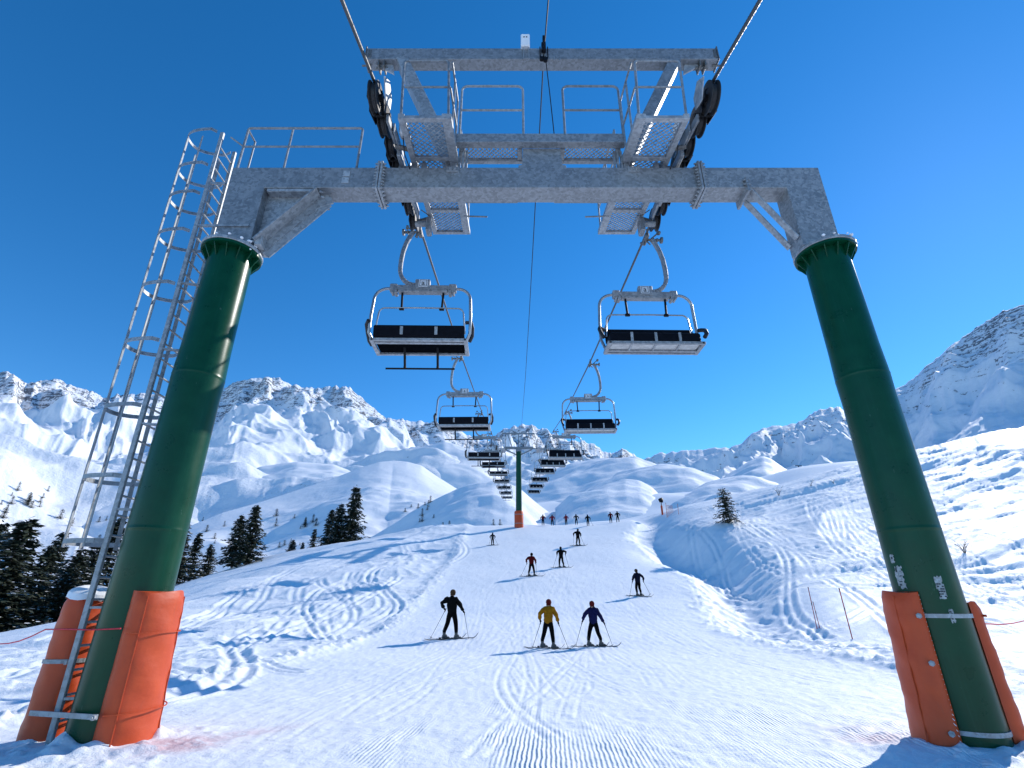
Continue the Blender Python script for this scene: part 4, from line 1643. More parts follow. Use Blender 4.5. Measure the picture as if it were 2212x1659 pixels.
def make_chair(footrest, label, mark):
    """origin at the rope grip. Riders face +Y; -Y is the back of the chair."""
    t = empty('lift_chair', (0, 0, 0), label, 'lift chair', 'empty four-seat chairs hanging from the two haul ropes')
    CX = .20                                           # seat centre against the rope
    Wd = 1.16
    zb0, zb1 = (-3.20, -2.90) if footrest else (-3.16, -2.72)
    zs = 0 if footrest else -.14
    yd = .66 if footrest else .44
    # grip
    m = MB()
    m.span((-.06, -.20, -.10), (.045, .20, .03), .02)
    m.bar((-.10, -.16, .02), (.03, -.34, .10), .05, .05, (0, 0, 1), .01)
    m.bar((-.02, .14, -.02), (.02, .30, .05), .05, .04, (0, 0, 1), .01)
    m.tube([(-.06, 0, -.06), (-.42, 0, -.07)], .035, 10)
    m.tube([(-.16, 0, -.06), (-.22, 0, -.06)], .062, 10)
    m.tube([(-.30, 0, -.07), (-.33, 0, -.07)], .055, 10)
    m.lathe([(.03, -.03), (.085, -.025), (.085, .025), (.03, .03)], (-.43, 0, -.07), (1, 0, 0), 16)
    m.bar((-.16, 0, -.03), (-.34, .05, .12), .03, .03)
    m.lathe([(.02, -.035), (.06, -.03), (.06, .03), (.02, .035)], (-.36, .05, .13), (1, .4, 0), 14)
    m.bar((-.05, -.02, -.10), (-.10, .02, -.22), .07, .03)
    m.bar((.01, -.05, -.09), (.03, -.05, -.20), .03, .05)
    m.build('grip', CAST, t)
    # hanger arm
    m = MB()
    pts = [Vector((-.17, 0, -.04)), Vector((-.24, 0, -.18)), Vector((-.33, 0, -.42)), Vector((-.39, 0, -.70)), Vector((-.415, 0, -1.0)), Vector((-.415, 0, -1.22))]
    for k in range(1, 8):
        a = R(90 * k / 7)
        pts.append(Vector((-.415 + .42 * (1 - math.cos(a)), 0, -1.22 - .48 * math.sin(a))))
    pts.append(Vector((CX, 0, -1.73)))
    for a, b in zip(pts[:-1], pts[1:]):
        m.bar(a, b + (b - a) * .08, .10, .115, (0, 1, 0), .02)
    m.build('hanger_arm', GALV, t)
    # top beam with end clamps
    m = MB()
    m.span((CX - .72, -.06, -1.86), (CX + .72, .06, -1.72), .015)
    m.span((CX - .60, -.085, -1.93), (CX + .60, .085, -1.862), .012)
    m.span((CX - .20, -.075, -1.84), (CX + .16, .075, -1.56), .015)
    for s in (-1, 1):
        m.span((CX + s * .72 - .09, -.075, -1.90), (CX + s * .72 + .09, .075, -1.69), .02)
        m.tube([(CX + s * .66, -.10, -1.93), (CX + s * .66, .10, -1.93)], .045, 10)
        m.tube([(CX + s * .74, -.09, -1.93), (CX + s * .74, .09, -1.93)], .03, 10)
    m.build('top_beam', GALV, t)
    for s in (-1, 1):                                   # a plate on either face
        p = MB()
        p.span((CX - .11, s * .077 - .004, -1.79), (CX + .11, s * .077 + .004, -1.575), .003)
        po = p.build('number_plate', PLATE, t)
        f = MB()
        y = s * .083
        for (x0, x1, z0, z1) in ((-.085, .085, -1.60, -1.592), (-.085, .085, -1.772, -1.764), (-.085, -.077, -1.77, -1.595), (.077, .085, -1.77, -1.595)):
            f.span((CX + x0, y - .002, z0), (CX + x1, y + .002, z1))
        f.build('border', INK, po)
        text_mesh(mark, .20, INK, po, 'lettering', (CX, y + s * .002, -1.682), (R(90), 0, 0 if s < 0 else R(180)), (0, 0, 0))
    # side frame: one bent tube from beam to seat on either side
    rc = .32
    for s in (-1, 1):
        m = MB()
        p = [Vector((CX + s * .64, 0, -1.80)), Vector((CX + s * (Wd - rc), 0, -1.80))]
        for k in range(1, 8):
            a = R(90 * k / 8)
            p.append(Vector((CX + s * (Wd - rc + rc * math.sin(a)), -.02 * k / 8, -1.80 - rc * (1 - math.cos(a)))))
        p += [Vector((CX + s * Wd, -.03, -1.80 - rc)), Vector((CX + s * (Wd + .02), -.05, -2.6)), Vector((CX + s * (Wd + .02), -.04, -3.05)),
              Vector((CX + s * (Wd - .05), .04, -3.20 + zs)), Vector((CX + s * (Wd - .10), yd - .1, -3.26 + zs))]
        m.tube(p, .036, 12)
        m.build('side_frame', STEEL, t)
    # safety bar: thin inner hoop
    m = MB()
    z0 = -2.36
    yb = -.02
    ws = Wd - .13
    p = [Vector((CX - ws - .03, .06, -3.02)), Vector((CX - ws, yb, -2.75)), Vector((CX - ws + .02, yb, z0 - .16))]
    for k in range(1, 6):
        a = R(90 * k / 6)
        p.append(Vector((CX - ws + .02 + .16 * (1 - math.cos(a)), yb, z0 - .16 + .16 * math.sin(a))))
    p2 = [Vector((2 * CX - q.x, q.y, q.z)) for q in reversed(p)]
    m.tube(p + [Vector((CX - .05, yb, z0 + .006))] + p2, .019, 10)
    m.build('safety_bar', STEEL, t)
    for s in (-1, 1):
        m = MB()
        m.bar((CX + s * .50, 0, -1.92), (CX + s * .50 - (.02 if s > 0 else -.02), .0, -2.40), .05, .05, (0, 1, 0), .01)
        m.span((CX + s * .48 - .06, -.035, -2.41), (CX + s * .48 + .06, .03, -2.345), .01)
        m.build('drop_link', DARKSTEEL, t)
    # backrest (leaning) and seat
    m = MB()
    m.bar((CX, -.045, zb0), (CX, -.13, zb1), 2 * (Wd - .12), .085, (0, 1, 0), .03)
    # long axis is vertical here: widen along X
    m = MB()
    rot = Matrix.Rotation(R(9), 3, 'X')
    m.box((CX, -.10, (zb0 + zb1) / 2), (2 * (Wd - .10), .085, zb1 - zb0), rot, .03)
    bk = m.build('backrest', CUSHION, t)
    for x in (-.40, .40) if footrest else (-.55, .02, .58):
        b = MB()
        b.box((CX + x, -.155, zb1 - .15), (.07, .02, .2), rot, .004)
        b.build('backrest_bracket', GALV_L, bk)
    m = MB()
    m.span((CX - Wd + .10, -.06, -3.21 + zs), (CX + Wd - .10, yd, -3.10), .035)
    st = m.build('seat', CUSHION, t)
    f = MB()
    zf0, zf1 = -3.285 + zs, -3.215 + zs
    for y0, y1 in ((-.10, -.03), (.02, .10), (yd - .03, yd + .04)):
        f.span((CX - Wd + .05, y0, zf0), (CX + Wd - .05, y1, zf1), .008)
    for s in (-1, 1):
        f.span((CX + s * (Wd - .07) - .045, -.10, zf0 - .005), (CX + s * (Wd - .07) + .045, yd + .04, zf1 - .002), .008)
    f.build('seat_frame', GALV_L, t)
    if footrest:
        f = MB()
        f.span((CX - Wd + .13, .105, -3.235), (CX + Wd - .13, yd - .035, -3.205))
        f.build('seat_pan', PANBLACK, st)
    else:
        f = MB()
        for k in range(5):
            y = .105 + k * .061
            f.span((CX - Wd + .13, y, -3.245 + zs), (CX + Wd - .13, y + .05, -3.215 + zs), .004)
        f.build('slat', SLAT, st)
        for x in (-.56, 0, .56):
            f = MB()
            f.span((CX + x - .02, .0, -3.27 + zs), (CX + x + .02, yd - .03, -3.246 + zs))
            f.bar((CX + x, yd + .01, -3.23 + zs), (CX + x, yd + .015, -3.12), .06, .03, (0, 1, 0))
            f.build('seat_rib', GALV_L, st)
    # dark padded side loops
    for s in (-1, 1):
        m = MB()
        x = CX + s * (Wd + .02)
        if s < 0:
            p = [Vector((x - .02, -.10, -2.76)), Vector((x - .09, .02, -2.80)), Vector((x - .10, .22, -2.92)), Vector((x - .07, .34, -3.08)), Vector((x, .36, -3.18))]
            m.tube(p, .05, 10)
        else:
            p = [Vector((x - .10, -.06, -2.78)), Vector((x + .02, .0, -2.74)), Vector((x + .05, .10, -2.84)), Vector((x + .04, .20, -3.0)), Vector((x - .02, .22, -3.14))]
            m.tube(p, .045, 10)
        m.build('armrest', RUBBER, t)
    if footrest:
        for x in (-.40, .39):
            m = MB()
            m.bar((CX + x, .36, -3.20), (CX + x, .58, -3.62), .055, .055, (0, 1, 0), .01)
            m.tube([(CX + x, .58, -3.62), (CX + x, .60, -3.68)], .035, 8)
            m.build('footrest_arm', DARKSTEEL, t)
        m = MB()
        m.tube([(CX - .86, .60, -3.68), (CX + .80, .60, -3.68)], .024, 8)
        m.build('footrest', DARKSTEEL, t)
    return t


ORD = ['nearest', 'second', 'third', 'fourth', 'fifth', 'sixth', 'seventh', 'eighth', 'ninth', 'tenth']
LEFT_Y = [10.4, 20.4, 33.6, 47, 60.5, 74, 87.5, 101, 114]
RIGHT_Y = [10.75, 21.3, 33.2, 45, 58, 71.5, 85, 98]
cl = make_chair(True, 'nearest empty chair on the footrest rope, dark seat pan, footrest hanging below', 'a')
cr = make_chair(False, 'nearest empty chair with pale slatted underside, on the other rope', 'a')
for i, y in enumerate(LEFT_Y):
    o = cl if i == 0 else copy_tree(cl)
    o.location = (line_x(y) - HALF, y, rope_z(y) - .03)
    o.rotation_euler = (0, 0, R([1.0, -1, 1.5, -2, 1, 2, -1, 1, 0][i]))
    if i:
        o['label'] = ('smallest and farthest' if i == len(LEFT_Y) - 1 else ORD[i]) + ' chair up the rope whose chairs carry footrests, counted from the gantry'
for i, y in enumerate(RIGHT_Y):
    o = cr if i == 0 else copy_tree(cr)
    o.location = (line_x(y) + HALF, y, rope_z(y) - .03)
    o.rotation_euler = (0, 0, R(180 + [1.0, -1.5, 1.0, 2, -1, 1, 0, 1][i]))
    if i:
        o['label'] = ('smallest and farthest' if i == len(RIGHT_Y) - 1 else ORD[i]) + ' chair up the rope whose chairs have pale slatted undersides'

# ------------------------------------------------------------------ the single post tower up the slope
FY = 59.2
fx = P(1121, 1135, FY).x
fz0 = gz(fx, FY)
F0 = Vector((fx, FY, fz0))
ft = empty('lift_tower', F0, 'slim green single post tower with steel cross arms, standing up on the crest', 'lift tower')
ZR = rope_z(FY)
m = MB()
m.lathe([(.36, -.6), (.36, .5), (.30, ZR - fz0 - .6)], F0, (0, 0, 1), 24)
m.build('post', GREEN, ft, F0)
m = MB()
m.span((fx - 1.75, FY - .15, ZR - .30), (fx + 1.75, FY + .15, ZR - .02), .02)
for s in (-1, 1):
    m.bar((fx + s * 1.7, FY, ZR - .2), (fx + s * 3.1, FY, ZR - .38), .10, .12)
m.span((fx - .35, FY - .3, ZR - .65), (fx + .35, FY + .3, ZR - .352), .02)
for s in (-1, 1):
    m.bar((fx + s * .25, FY, ZR - 1.0), (fx + s * 1.6, FY, ZR - .36), .14, .14)
m.build('cross_arm', GALV, ft, F0)
m = MB()
m.span((fx - 2.0, FY - .07, ZR + 1.58), (fx + 2.0, FY + .07, ZR + 1.74), .01)
for s in (-1, 0, 1):
    m.bar((fx + s * .8, FY, ZR - .02), (fx + s * (1.3 if s else 0), FY, ZR + 1.6), .10, .10)
m.build('lifting_arm', GALV, ft, F0)
for s in (-1, 1):
    X = line_x(FY) + s * HALF
    m = MB()
    m.bar((X - s * .15, FY - 1.9, rope_z(FY - 1.9) - .45), (X - s * .15, FY + 1.9, rope_z(FY + 1.9) - .45), .08, .25)
    tr = m.build('sheave_train', GALV, ft, F0)
    m = MB()
    for k in range(6):
        y = FY - 1.6 + .64 * k
        m.lathe([(.08, -.07), (.27, -.07), (.27, .07), (.08, .07)], (X, y, rope_z(y) - .29), (1, 0, 0), 20)
        m.bar((X - .08, y, rope_z(y) - .29), (X - s * .15, y, rope_z(y) - .45), .06, .06)
    m.build('sheave', RUBBER, tr, F0)
    m = MB()
    xa, xb = X - s * .35, X - s * 1.05
    m.bar(((xa + xb) / 2, FY - 1.9, ZR - .75), ((xa + xb) / 2, FY + 1.9, ZR - .2), .7, .07)
    m.build('platform', GALV_L, ft, F0)
    m = MB()
    for y in (FY - 1.8, FY, FY + 1.8):
        z = ZR - .45 + (y - FY) * .14
        m.tube([(xb, y, z), (xb, y, z + 1.15)], .03, 6)
    for dz in (.6, 1.15):
        m.tube([(xb, FY - 1.8, ZR - .70 + dz), (xb, FY + 1.8, ZR - .20 + dz)], .03, 6)
    m.build('handrail', GALV, ft, F0)
m = MB()
for x in (-.22, .22):
    m.tube([(fx + x, FY + .46, fz0 + 2.2), (fx + x, FY + .46, ZR - .6)], .025, 6)
for k in range(28):
    z = fz0 + 2.3 + .33 * k
    if z < ZR - .7:
        m.tube([(fx - .22, FY + .46, z), (fx + .22, FY + .46, z)], .016, 5)
m.build('ladder', GALV, ft, F0)
e = empty('safety_pad', F0, 'orange pad wrapped round the foot of the single post tower on the crest', 'safety pad')
m = MB()
m.lathe([(.38, -.2), (.52, -.2), (.52, 1.70), (.47, 1.78), (.37, 1.80)], F0, (0, 0, 1), 24, cap=False)
m.build('cover', ORANGE, e, F0)
m = MB()
for z in (.35, 1.35):
    m.lathe([(.523, z), (.531, z), (.531, z + .06), (.523, z + .06)], F0, (0, 0, 1), 24, cap=False)
m.build('strap', GALV, e, F0)
# ------------------------------------------------------------------ skiers
def cloth(name, col, rough=.75):
    return simple(name, tuple(c * .6 for c in col), .9, 0, .35, 9, .4, 22, 0, .06)


C_BLACK = cloth('black_cloth', (.008, .008, .009))
C_TROUS = cloth('black_trousers', (.004, .004, .005))
C_NAVY = cloth('navy_cloth', (.012, .014, .035))
C_BLUE = cloth('blue_cloth', (.016, .018, .085))
C_MUST = cloth('mustard_cloth', (.46, .19, .012))
C_RED = cloth('red_cloth', (.15, .010, .011))
C_PINK = cloth('pink_red_cloth', (.30, .018, .035))
C_GREY = cloth('grey_cloth', (.05, .055, .06))
C_HATR = cloth('dark_red_hat', (.16, .02, .018))
C_HATB = cloth('black_hat', (.012, .011, .011))
C_HATN = cloth('brown_hat', (.10, .06, .035))
SKIN = simple('skin', (.45, .26, .19), .55, 0, .1, 10)
GLOVE = cloth('black_glove', (.010, .010, .011))
BOOT = simple('ski_boot_shell', (.05, .052, .055), .35, 0, .5, 9)
SKI = simple('ski_topsheet', (.015, .016, .02), .35, 0, .5, 4)
POLE = simple('ski_pole_metal', (.03, .03, .034), .4, .4, .2, 20)


def skin_mesh(nodes, edges, root, sub_l=2):
    me = bpy.data.meshes.new('tmp')
    me.from_pydata([n[0] for n in nodes], edges, [])
    ob = bpy.data.objects.new('tmp', me)
    COL.objects.link(ob)
    ob.modifiers.new('skin', 'SKIN').use_smooth_shade = True
    lay = me.skin_vertices[0].data
    for i, n in enumerate(nodes):
        lay[i].radius = (n[1], n[2] if len(n) > 2 else n[1])
        lay[i].use_root = i == root
    s = ob.modifiers.new('sub', 'SUBSURF')
    s.levels = sub_l
    s.render_levels = sub_l
    dg = bpy.context.evaluated_depsgraph_get()
    out = bpy.data.meshes.new_from_object(ob.evaluated_get(dg))
    v = [Vector(q.co) for q in out.vertices]
    f = [tuple(p.vertices) for p in out.polygons]
    bpy.data.objects.remove(ob)
    bpy.data.meshes.remove(out)
    return v, f


def seg_d(p, a, b):
    ab = b - a
    t = max(0, min(1, (p - a).dot(ab) / max(1e-9, ab.dot(ab))))
    return (p - (a + ab * t)).length


def make_person(loc, k, label, jacket, hat, pose, zf_foot, hood=False, trousers=None, fingers=True):
    """pose: dict with feet L/R (x,y), hands L/R (x,y,z), lean; built facing +Y, size factor k"""
    e = empty('person', loc, label, 'person', 'skiers on the piste', pose.get('rz', 0))
    V3 = Vector
    lean = pose.get('lean', .05)
    hipx = pose.get('hip', (0, 0))
    pel = V3((hipx[0], hipx[1], .93))
    che = pel + V3((pose.get('sway', 0), lean, .40))
    nek = che + V3((0, lean * .6 + .01, .155))
    hd = nek + V3((0, .03 + lean * .3, .13))
    fl, fr = pose['fl'], pose['fr']
    zl, zr = zf_foot
    AL, AR = V3((fl[0], fl[1], .12 + zl)), V3((fr[0], fr[1], .12 + zr))
    HL, HR = pel + V3((-.10, 0, -.06)), pel + V3((.10, 0, -.06))
    kf = pose.get('knee', .10)
    KL, KR = (HL + AL) / 2 + V3((0, kf, .03)), (HR + AR) / 2 + V3((0, kf, .03))
    SL, SRr = che + V3((-.185, 0, .085)), che + V3((.185, 0, .085))
    WL, WR = V3(pose['hl']), V3(pose['hr'])

    def elbow(s, w, side):
        m_ = (s + w) / 2
        d = (w - s)
        L = d.length
        b = math.sqrt(max(0, .30 ** 2 - (L / 2) ** 2))
        n = d.cross(V3((0, 1, 0))).normalized()
        out = V3((side, -.8, -.1))
        out = (out - d.normalized() * out.dot(d.normalized())).normalized()
        return m_ + out * b
    EL, ER = elbow(SL, WL, -1), elbow(SRr, WR, 1)
    pl = [(pel, .135, .11), (pel + V3((0, lean * .4, .19)), .125, .10), (che, .155, .115), (nek, .062, .062), (nek + V3((0, .012, .06)), .055, .055),
          (hd, .078, .088), (hd + V3((0, -.002, .09)), .082, .096), (hd + V3((0, -.008, .165)), .052, .062),
          (HL, .115, .115), (KL, .088, .092), (AL + V3((0, -.01, .14)), .078, .080), (AL, .042, .045),
          (HR, .115, .115), (KR, .088, .092), (AR + V3((0, -.01, .14)), .078, .080), (AR, .042, .045),
          (SL, .068, .068), (EL, .050, .050), (WL + (EL - WL).normalized() * .06, .034, .034), (WL, .030, .042),
          (SRr, .068, .068), (ER, .050, .050), (WR + (ER - WR).normalized() * .06, .034, .034), (WR, .030, .042),
          (hd + V3((0, .10, .01)), .018, .016)]
    ed = [(0, 1), (1, 2), (2, 3), (3, 4), (4, 5), (5, 6), (6, 7), (0, 8), (8, 9), (9, 10), (10, 11), (0, 12), (12, 13), (13, 14), (14, 15),
          (2, 16), (16, 17), (17, 18), (18, 19), (2, 20), (20, 21), (21, 22), (22, 23), (5, 24)]
    v, f = skin_mesh(pl, ed, 0)
    P_ = [q[0] for q in pl]
    reg = {(3, 4): 1, (4, 5): 1, (5, 6): 1, (6, 7): 1, (5, 24): 1, (18, 19): 2, (22, 23): 2}
    m = MB()
    o = m.add(v, [])
    for q in f:
        c = sum((v[i] for i in q), V3()) / len(q)
        best = min(ed, key=lambda e_: seg_d(c, P_[e_[0]], P_[e_[1]]))
        m.f.append(q)
        m.m.append(reg.get(best, 0))
    # ears, mouth, eyes
    m.mi = 1
    for s in (-1, 1):
        m.lathe([(.004, -.012), (.028, -.006), (.03, .006), (.01, .012)], hd + V3((s * .086, -.005, .03)), (1, 0, 0), 8)
    m.tube([hd + V3((-.028, .083, -.035)), hd + V3((0, .092, -.037)), hd + V3((.028, .083, -.035))], .007, 6)
    m.mi = 3
    for s in (-1, 1):
        m.lathe([(.002, -.006), (.011, 0), (.002, .006)], hd + V3((s * .032, .088, .055)), (0, 1, 0), 8)
    # gloved fingers closed round the pole grips, thumb from the side of the palm
    m.mi = 2
    if fingers:
        for W_, s in ((WL, -1), (WR, 1)):
            for q in range(4):
                z = .030 - .021 * q
                r = .0105 - .001 * abs(q - 1)
                pts = [W_ + V3((s * .012, .012, z))]
                for j_ in range(1, 5):
                    a = R(20 + 62 * j_)
                    rr = .030 - .002 * q * .5
                    pts.append(W_ + V3((-s * rr * math.cos(a) * .9 + s * -.004, .030 + rr * math.sin(a), z - .003 * j_)))
                m.tube(pts, [r, r, r * .95, r * .9, r * .7], 6)
            m.tube([W_ + V3((-s * .018, .0, .034)), W_ + V3((-s * .034, .022, .042)), W_ + V3((-s * .022, .05, .044)), W_ + V3((0, .058, .040))], [.013, .012, .011, .008], 6)
    body = m.build('body', [trousers or C_TROUS, SKIN, GLOVE, INK], e, (0, 0, 0), smooth=60)
    # jacket over torso and arms
    jl = [(pel + V3((0, 0, -.13)), .205, .165), (pel + V3((0, lean * .4, .15)), .19, .155), (che, .215, .165), (nek + V3((0, 0, -.01)), .105, .10), (nek + V3((0, .008, .07)), .088, .09),
          (SL, .105, .105), (EL, .086, .086), (WL + (EL - WL).normalized() * .085, .066, .066),
          (SRr, .105, .105), (ER, .086, .086), (WR + (ER - WR).normalized() * .085, .066, .066)]
    je = [(0, 1), (1, 2), (2, 3), (3, 4), (2, 5), (5, 6), (6, 7), (2, 8), (8, 9), (9, 10)]
    v, f = skin_mesh(jl, je, 0)
    rs = random.Random(int(loc[0] * 100))
    v = [q + V3((.010 * math.sin(q.z * 33 + q.x * 14), .012 * math.sin(q.z * 27 + q.x * 11 + 1), .006 * math.sin(q.x * 30))) for q in v]
    j = MB()
    j.add(v, f)
    j.build('jacket', jacket, e, (0, 0, 0), smooth=70)
    # hat or hood
    h = MB()
    hv, hf = [], []
    n = 16
    for i in range(8):
        t = i / 7
        a = R(-20 + 110 * t)
        rr = .108 * math.cos(a)
        for q in range(n):
            b = 2 * math.pi * q / n
            low = -.10 * max(0, min(1, (.35 - math.sin(b)) * 2))
            hv.append(hd + V3((rr * math.cos(b), rr * 1.12 * math.sin(b) - .008, .075 + .098 * math.sin(a) + (low if i == 0 else 0))))
    for i in range(7):
        for q in range(n):
            hf.append((i * n + q, i * n + (q + 1) % n, (i + 1) * n + (q + 1) % n, (i + 1) * n + q))
    hf.append(tuple(7 * n + q for q in range(n)))
    h.add(hv, hf)
    if not hood:
        pts = [hd + V3((.109 * math.cos(R(20 * q)), -.008 + .121 * math.sin(R(20 * q)), .045)) for q in range(18)]
        h.tube(pts, .014, 6, closed=True)
    else:
        h.lathe([(.07, -.05), (.10, -.02), (.095, .03), (.06, .05)], nek + V3((0, -.03, .03)), (0, -.3, 1), 14)
    h.build('hood' if hood else 'hat', hat, e, (0, 0, 0), smooth=60)
    for A_, s in ((AL, -1), (AR, 1)):
        b = MB()
        hdg = pose.get('ski', 0)
        c, sn = math.cos(hdg), math.sin(hdg)
        rot = lambda x, y, z: A_ + V3((x * c - y * sn, x * sn + y * c, z))
        rz = Matrix.Rotation(hdg, 3, 'Z')
        b.box(rot(0, .05, -.085), (.10, .30, .07), rz, .025)
        b.box(rot(0, .02, -.03), (.098, .20, .10), rz, .03)
        b.lathe([(.058, -.02), (.064, .05), (.072, .17), (.068, .19)], A_ + V3((0, -.005, 0)), (0, .08, 1), 14)
        b.build('ski_boot', BOOT, e, (0, 0, 0), smooth=50)
    e.scale = (k, k, k)
    return e


def add_ski(wp, hdg, k, label, group):
    L, n = 1.62 * k, 18
    m = MB()
    c, s = math.cos(hdg), math.sin(hdg)
    V, Fc = [], []
    for i in range(n + 1):
        t = i / n
        d = (t - .46) * L
        wdt = .045 * k * (1 + .35 * (2 * t - 1) ** 2)
        if t > .94:
            wdt *= max(.15, 1 - ((t - .94) / .06) ** 2 * .8)
        up = .16 * k * max(0, (t - .88) / .12) ** 1.6 + .02 * k * max(0, (.06 - t) / .06)
        x, y = wp[0] - s * d, wp[1] + c * d
        z = wp[2] + max(gz(x, y) - gz(wp[0], wp[1]), -.12 * abs(d) - .01) * .85 + up + .012
        for sd in (-1, 1):
            for zz in (0, .014 * k):
                V.append((x + c * sd * wdt, y + s * sd * wdt, z + zz))
    for i in range(n):
        a, b = i * 4, i * 4 + 4
        Fc += [(a, a + 2, b + 2, b), (a + 1, b + 1, b + 3, a + 3), (a, b, b + 1, a + 1), (a + 2, a + 3, b + 3, b + 2)]
    Fc += [(0, 1, 3, 2), (n * 4, n * 4 + 2, n * 4 + 3, n * 4 + 1)]
    m.add(V, Fc)
    o = m.build('ski', SKI, None, wp)
    o.location = wp
    tag(o, label, 'ski', group)
    b = MB()
    rz = Matrix.Rotation(hdg, 3, 'Z')
    for d in (-.16, .18):
        b.box((-s * d * k, c * d * k, .045 * k), (.07 * k, .09 * k, .05 * k), rz, .01)
    b.build('binding', BOOT, o, (0, 0, 0))
    return o


def add_pole(hand, tip, k, label, group):
    o = empty('ski_pole', tip, label, 'ski pole', group)
    d = (hand - tip)
    top = hand + d.normalized() * .06 * k
    m = MB()
    m.tube([tip - d.normalized() * .06, tip + (top - tip) * .5, top], [.005, .0085, .0095], 6)
    m.build('shaft', POLE, o, tip)
    m = MB()
    m.tube([top - d.normalized() * .15 * k, top + d.normalized() * .01], .016, 8)
    m.build('grip', RUBBER, o, tip)
    m = MB()
    m.lathe([(.01, -.006), (.05, -.004), (.05, .004), (.01, .008)], tip + d.normalized() * .05, d.normalized(), 10)
    m.build('basket', RUBBER, o, tip)
    return o


def foot_hit(px, py):
    """where the line of sight through the photo point meets the near snow"""
    d = ray(px, py)
    Y = np.arange(9.0, 75.0, .05)
    under = (H + d.z / d.y * Y) < ground_height(d.x / d.y * Y, Y)
    return float(Y[np.argmax(under)]) if under.any() else None


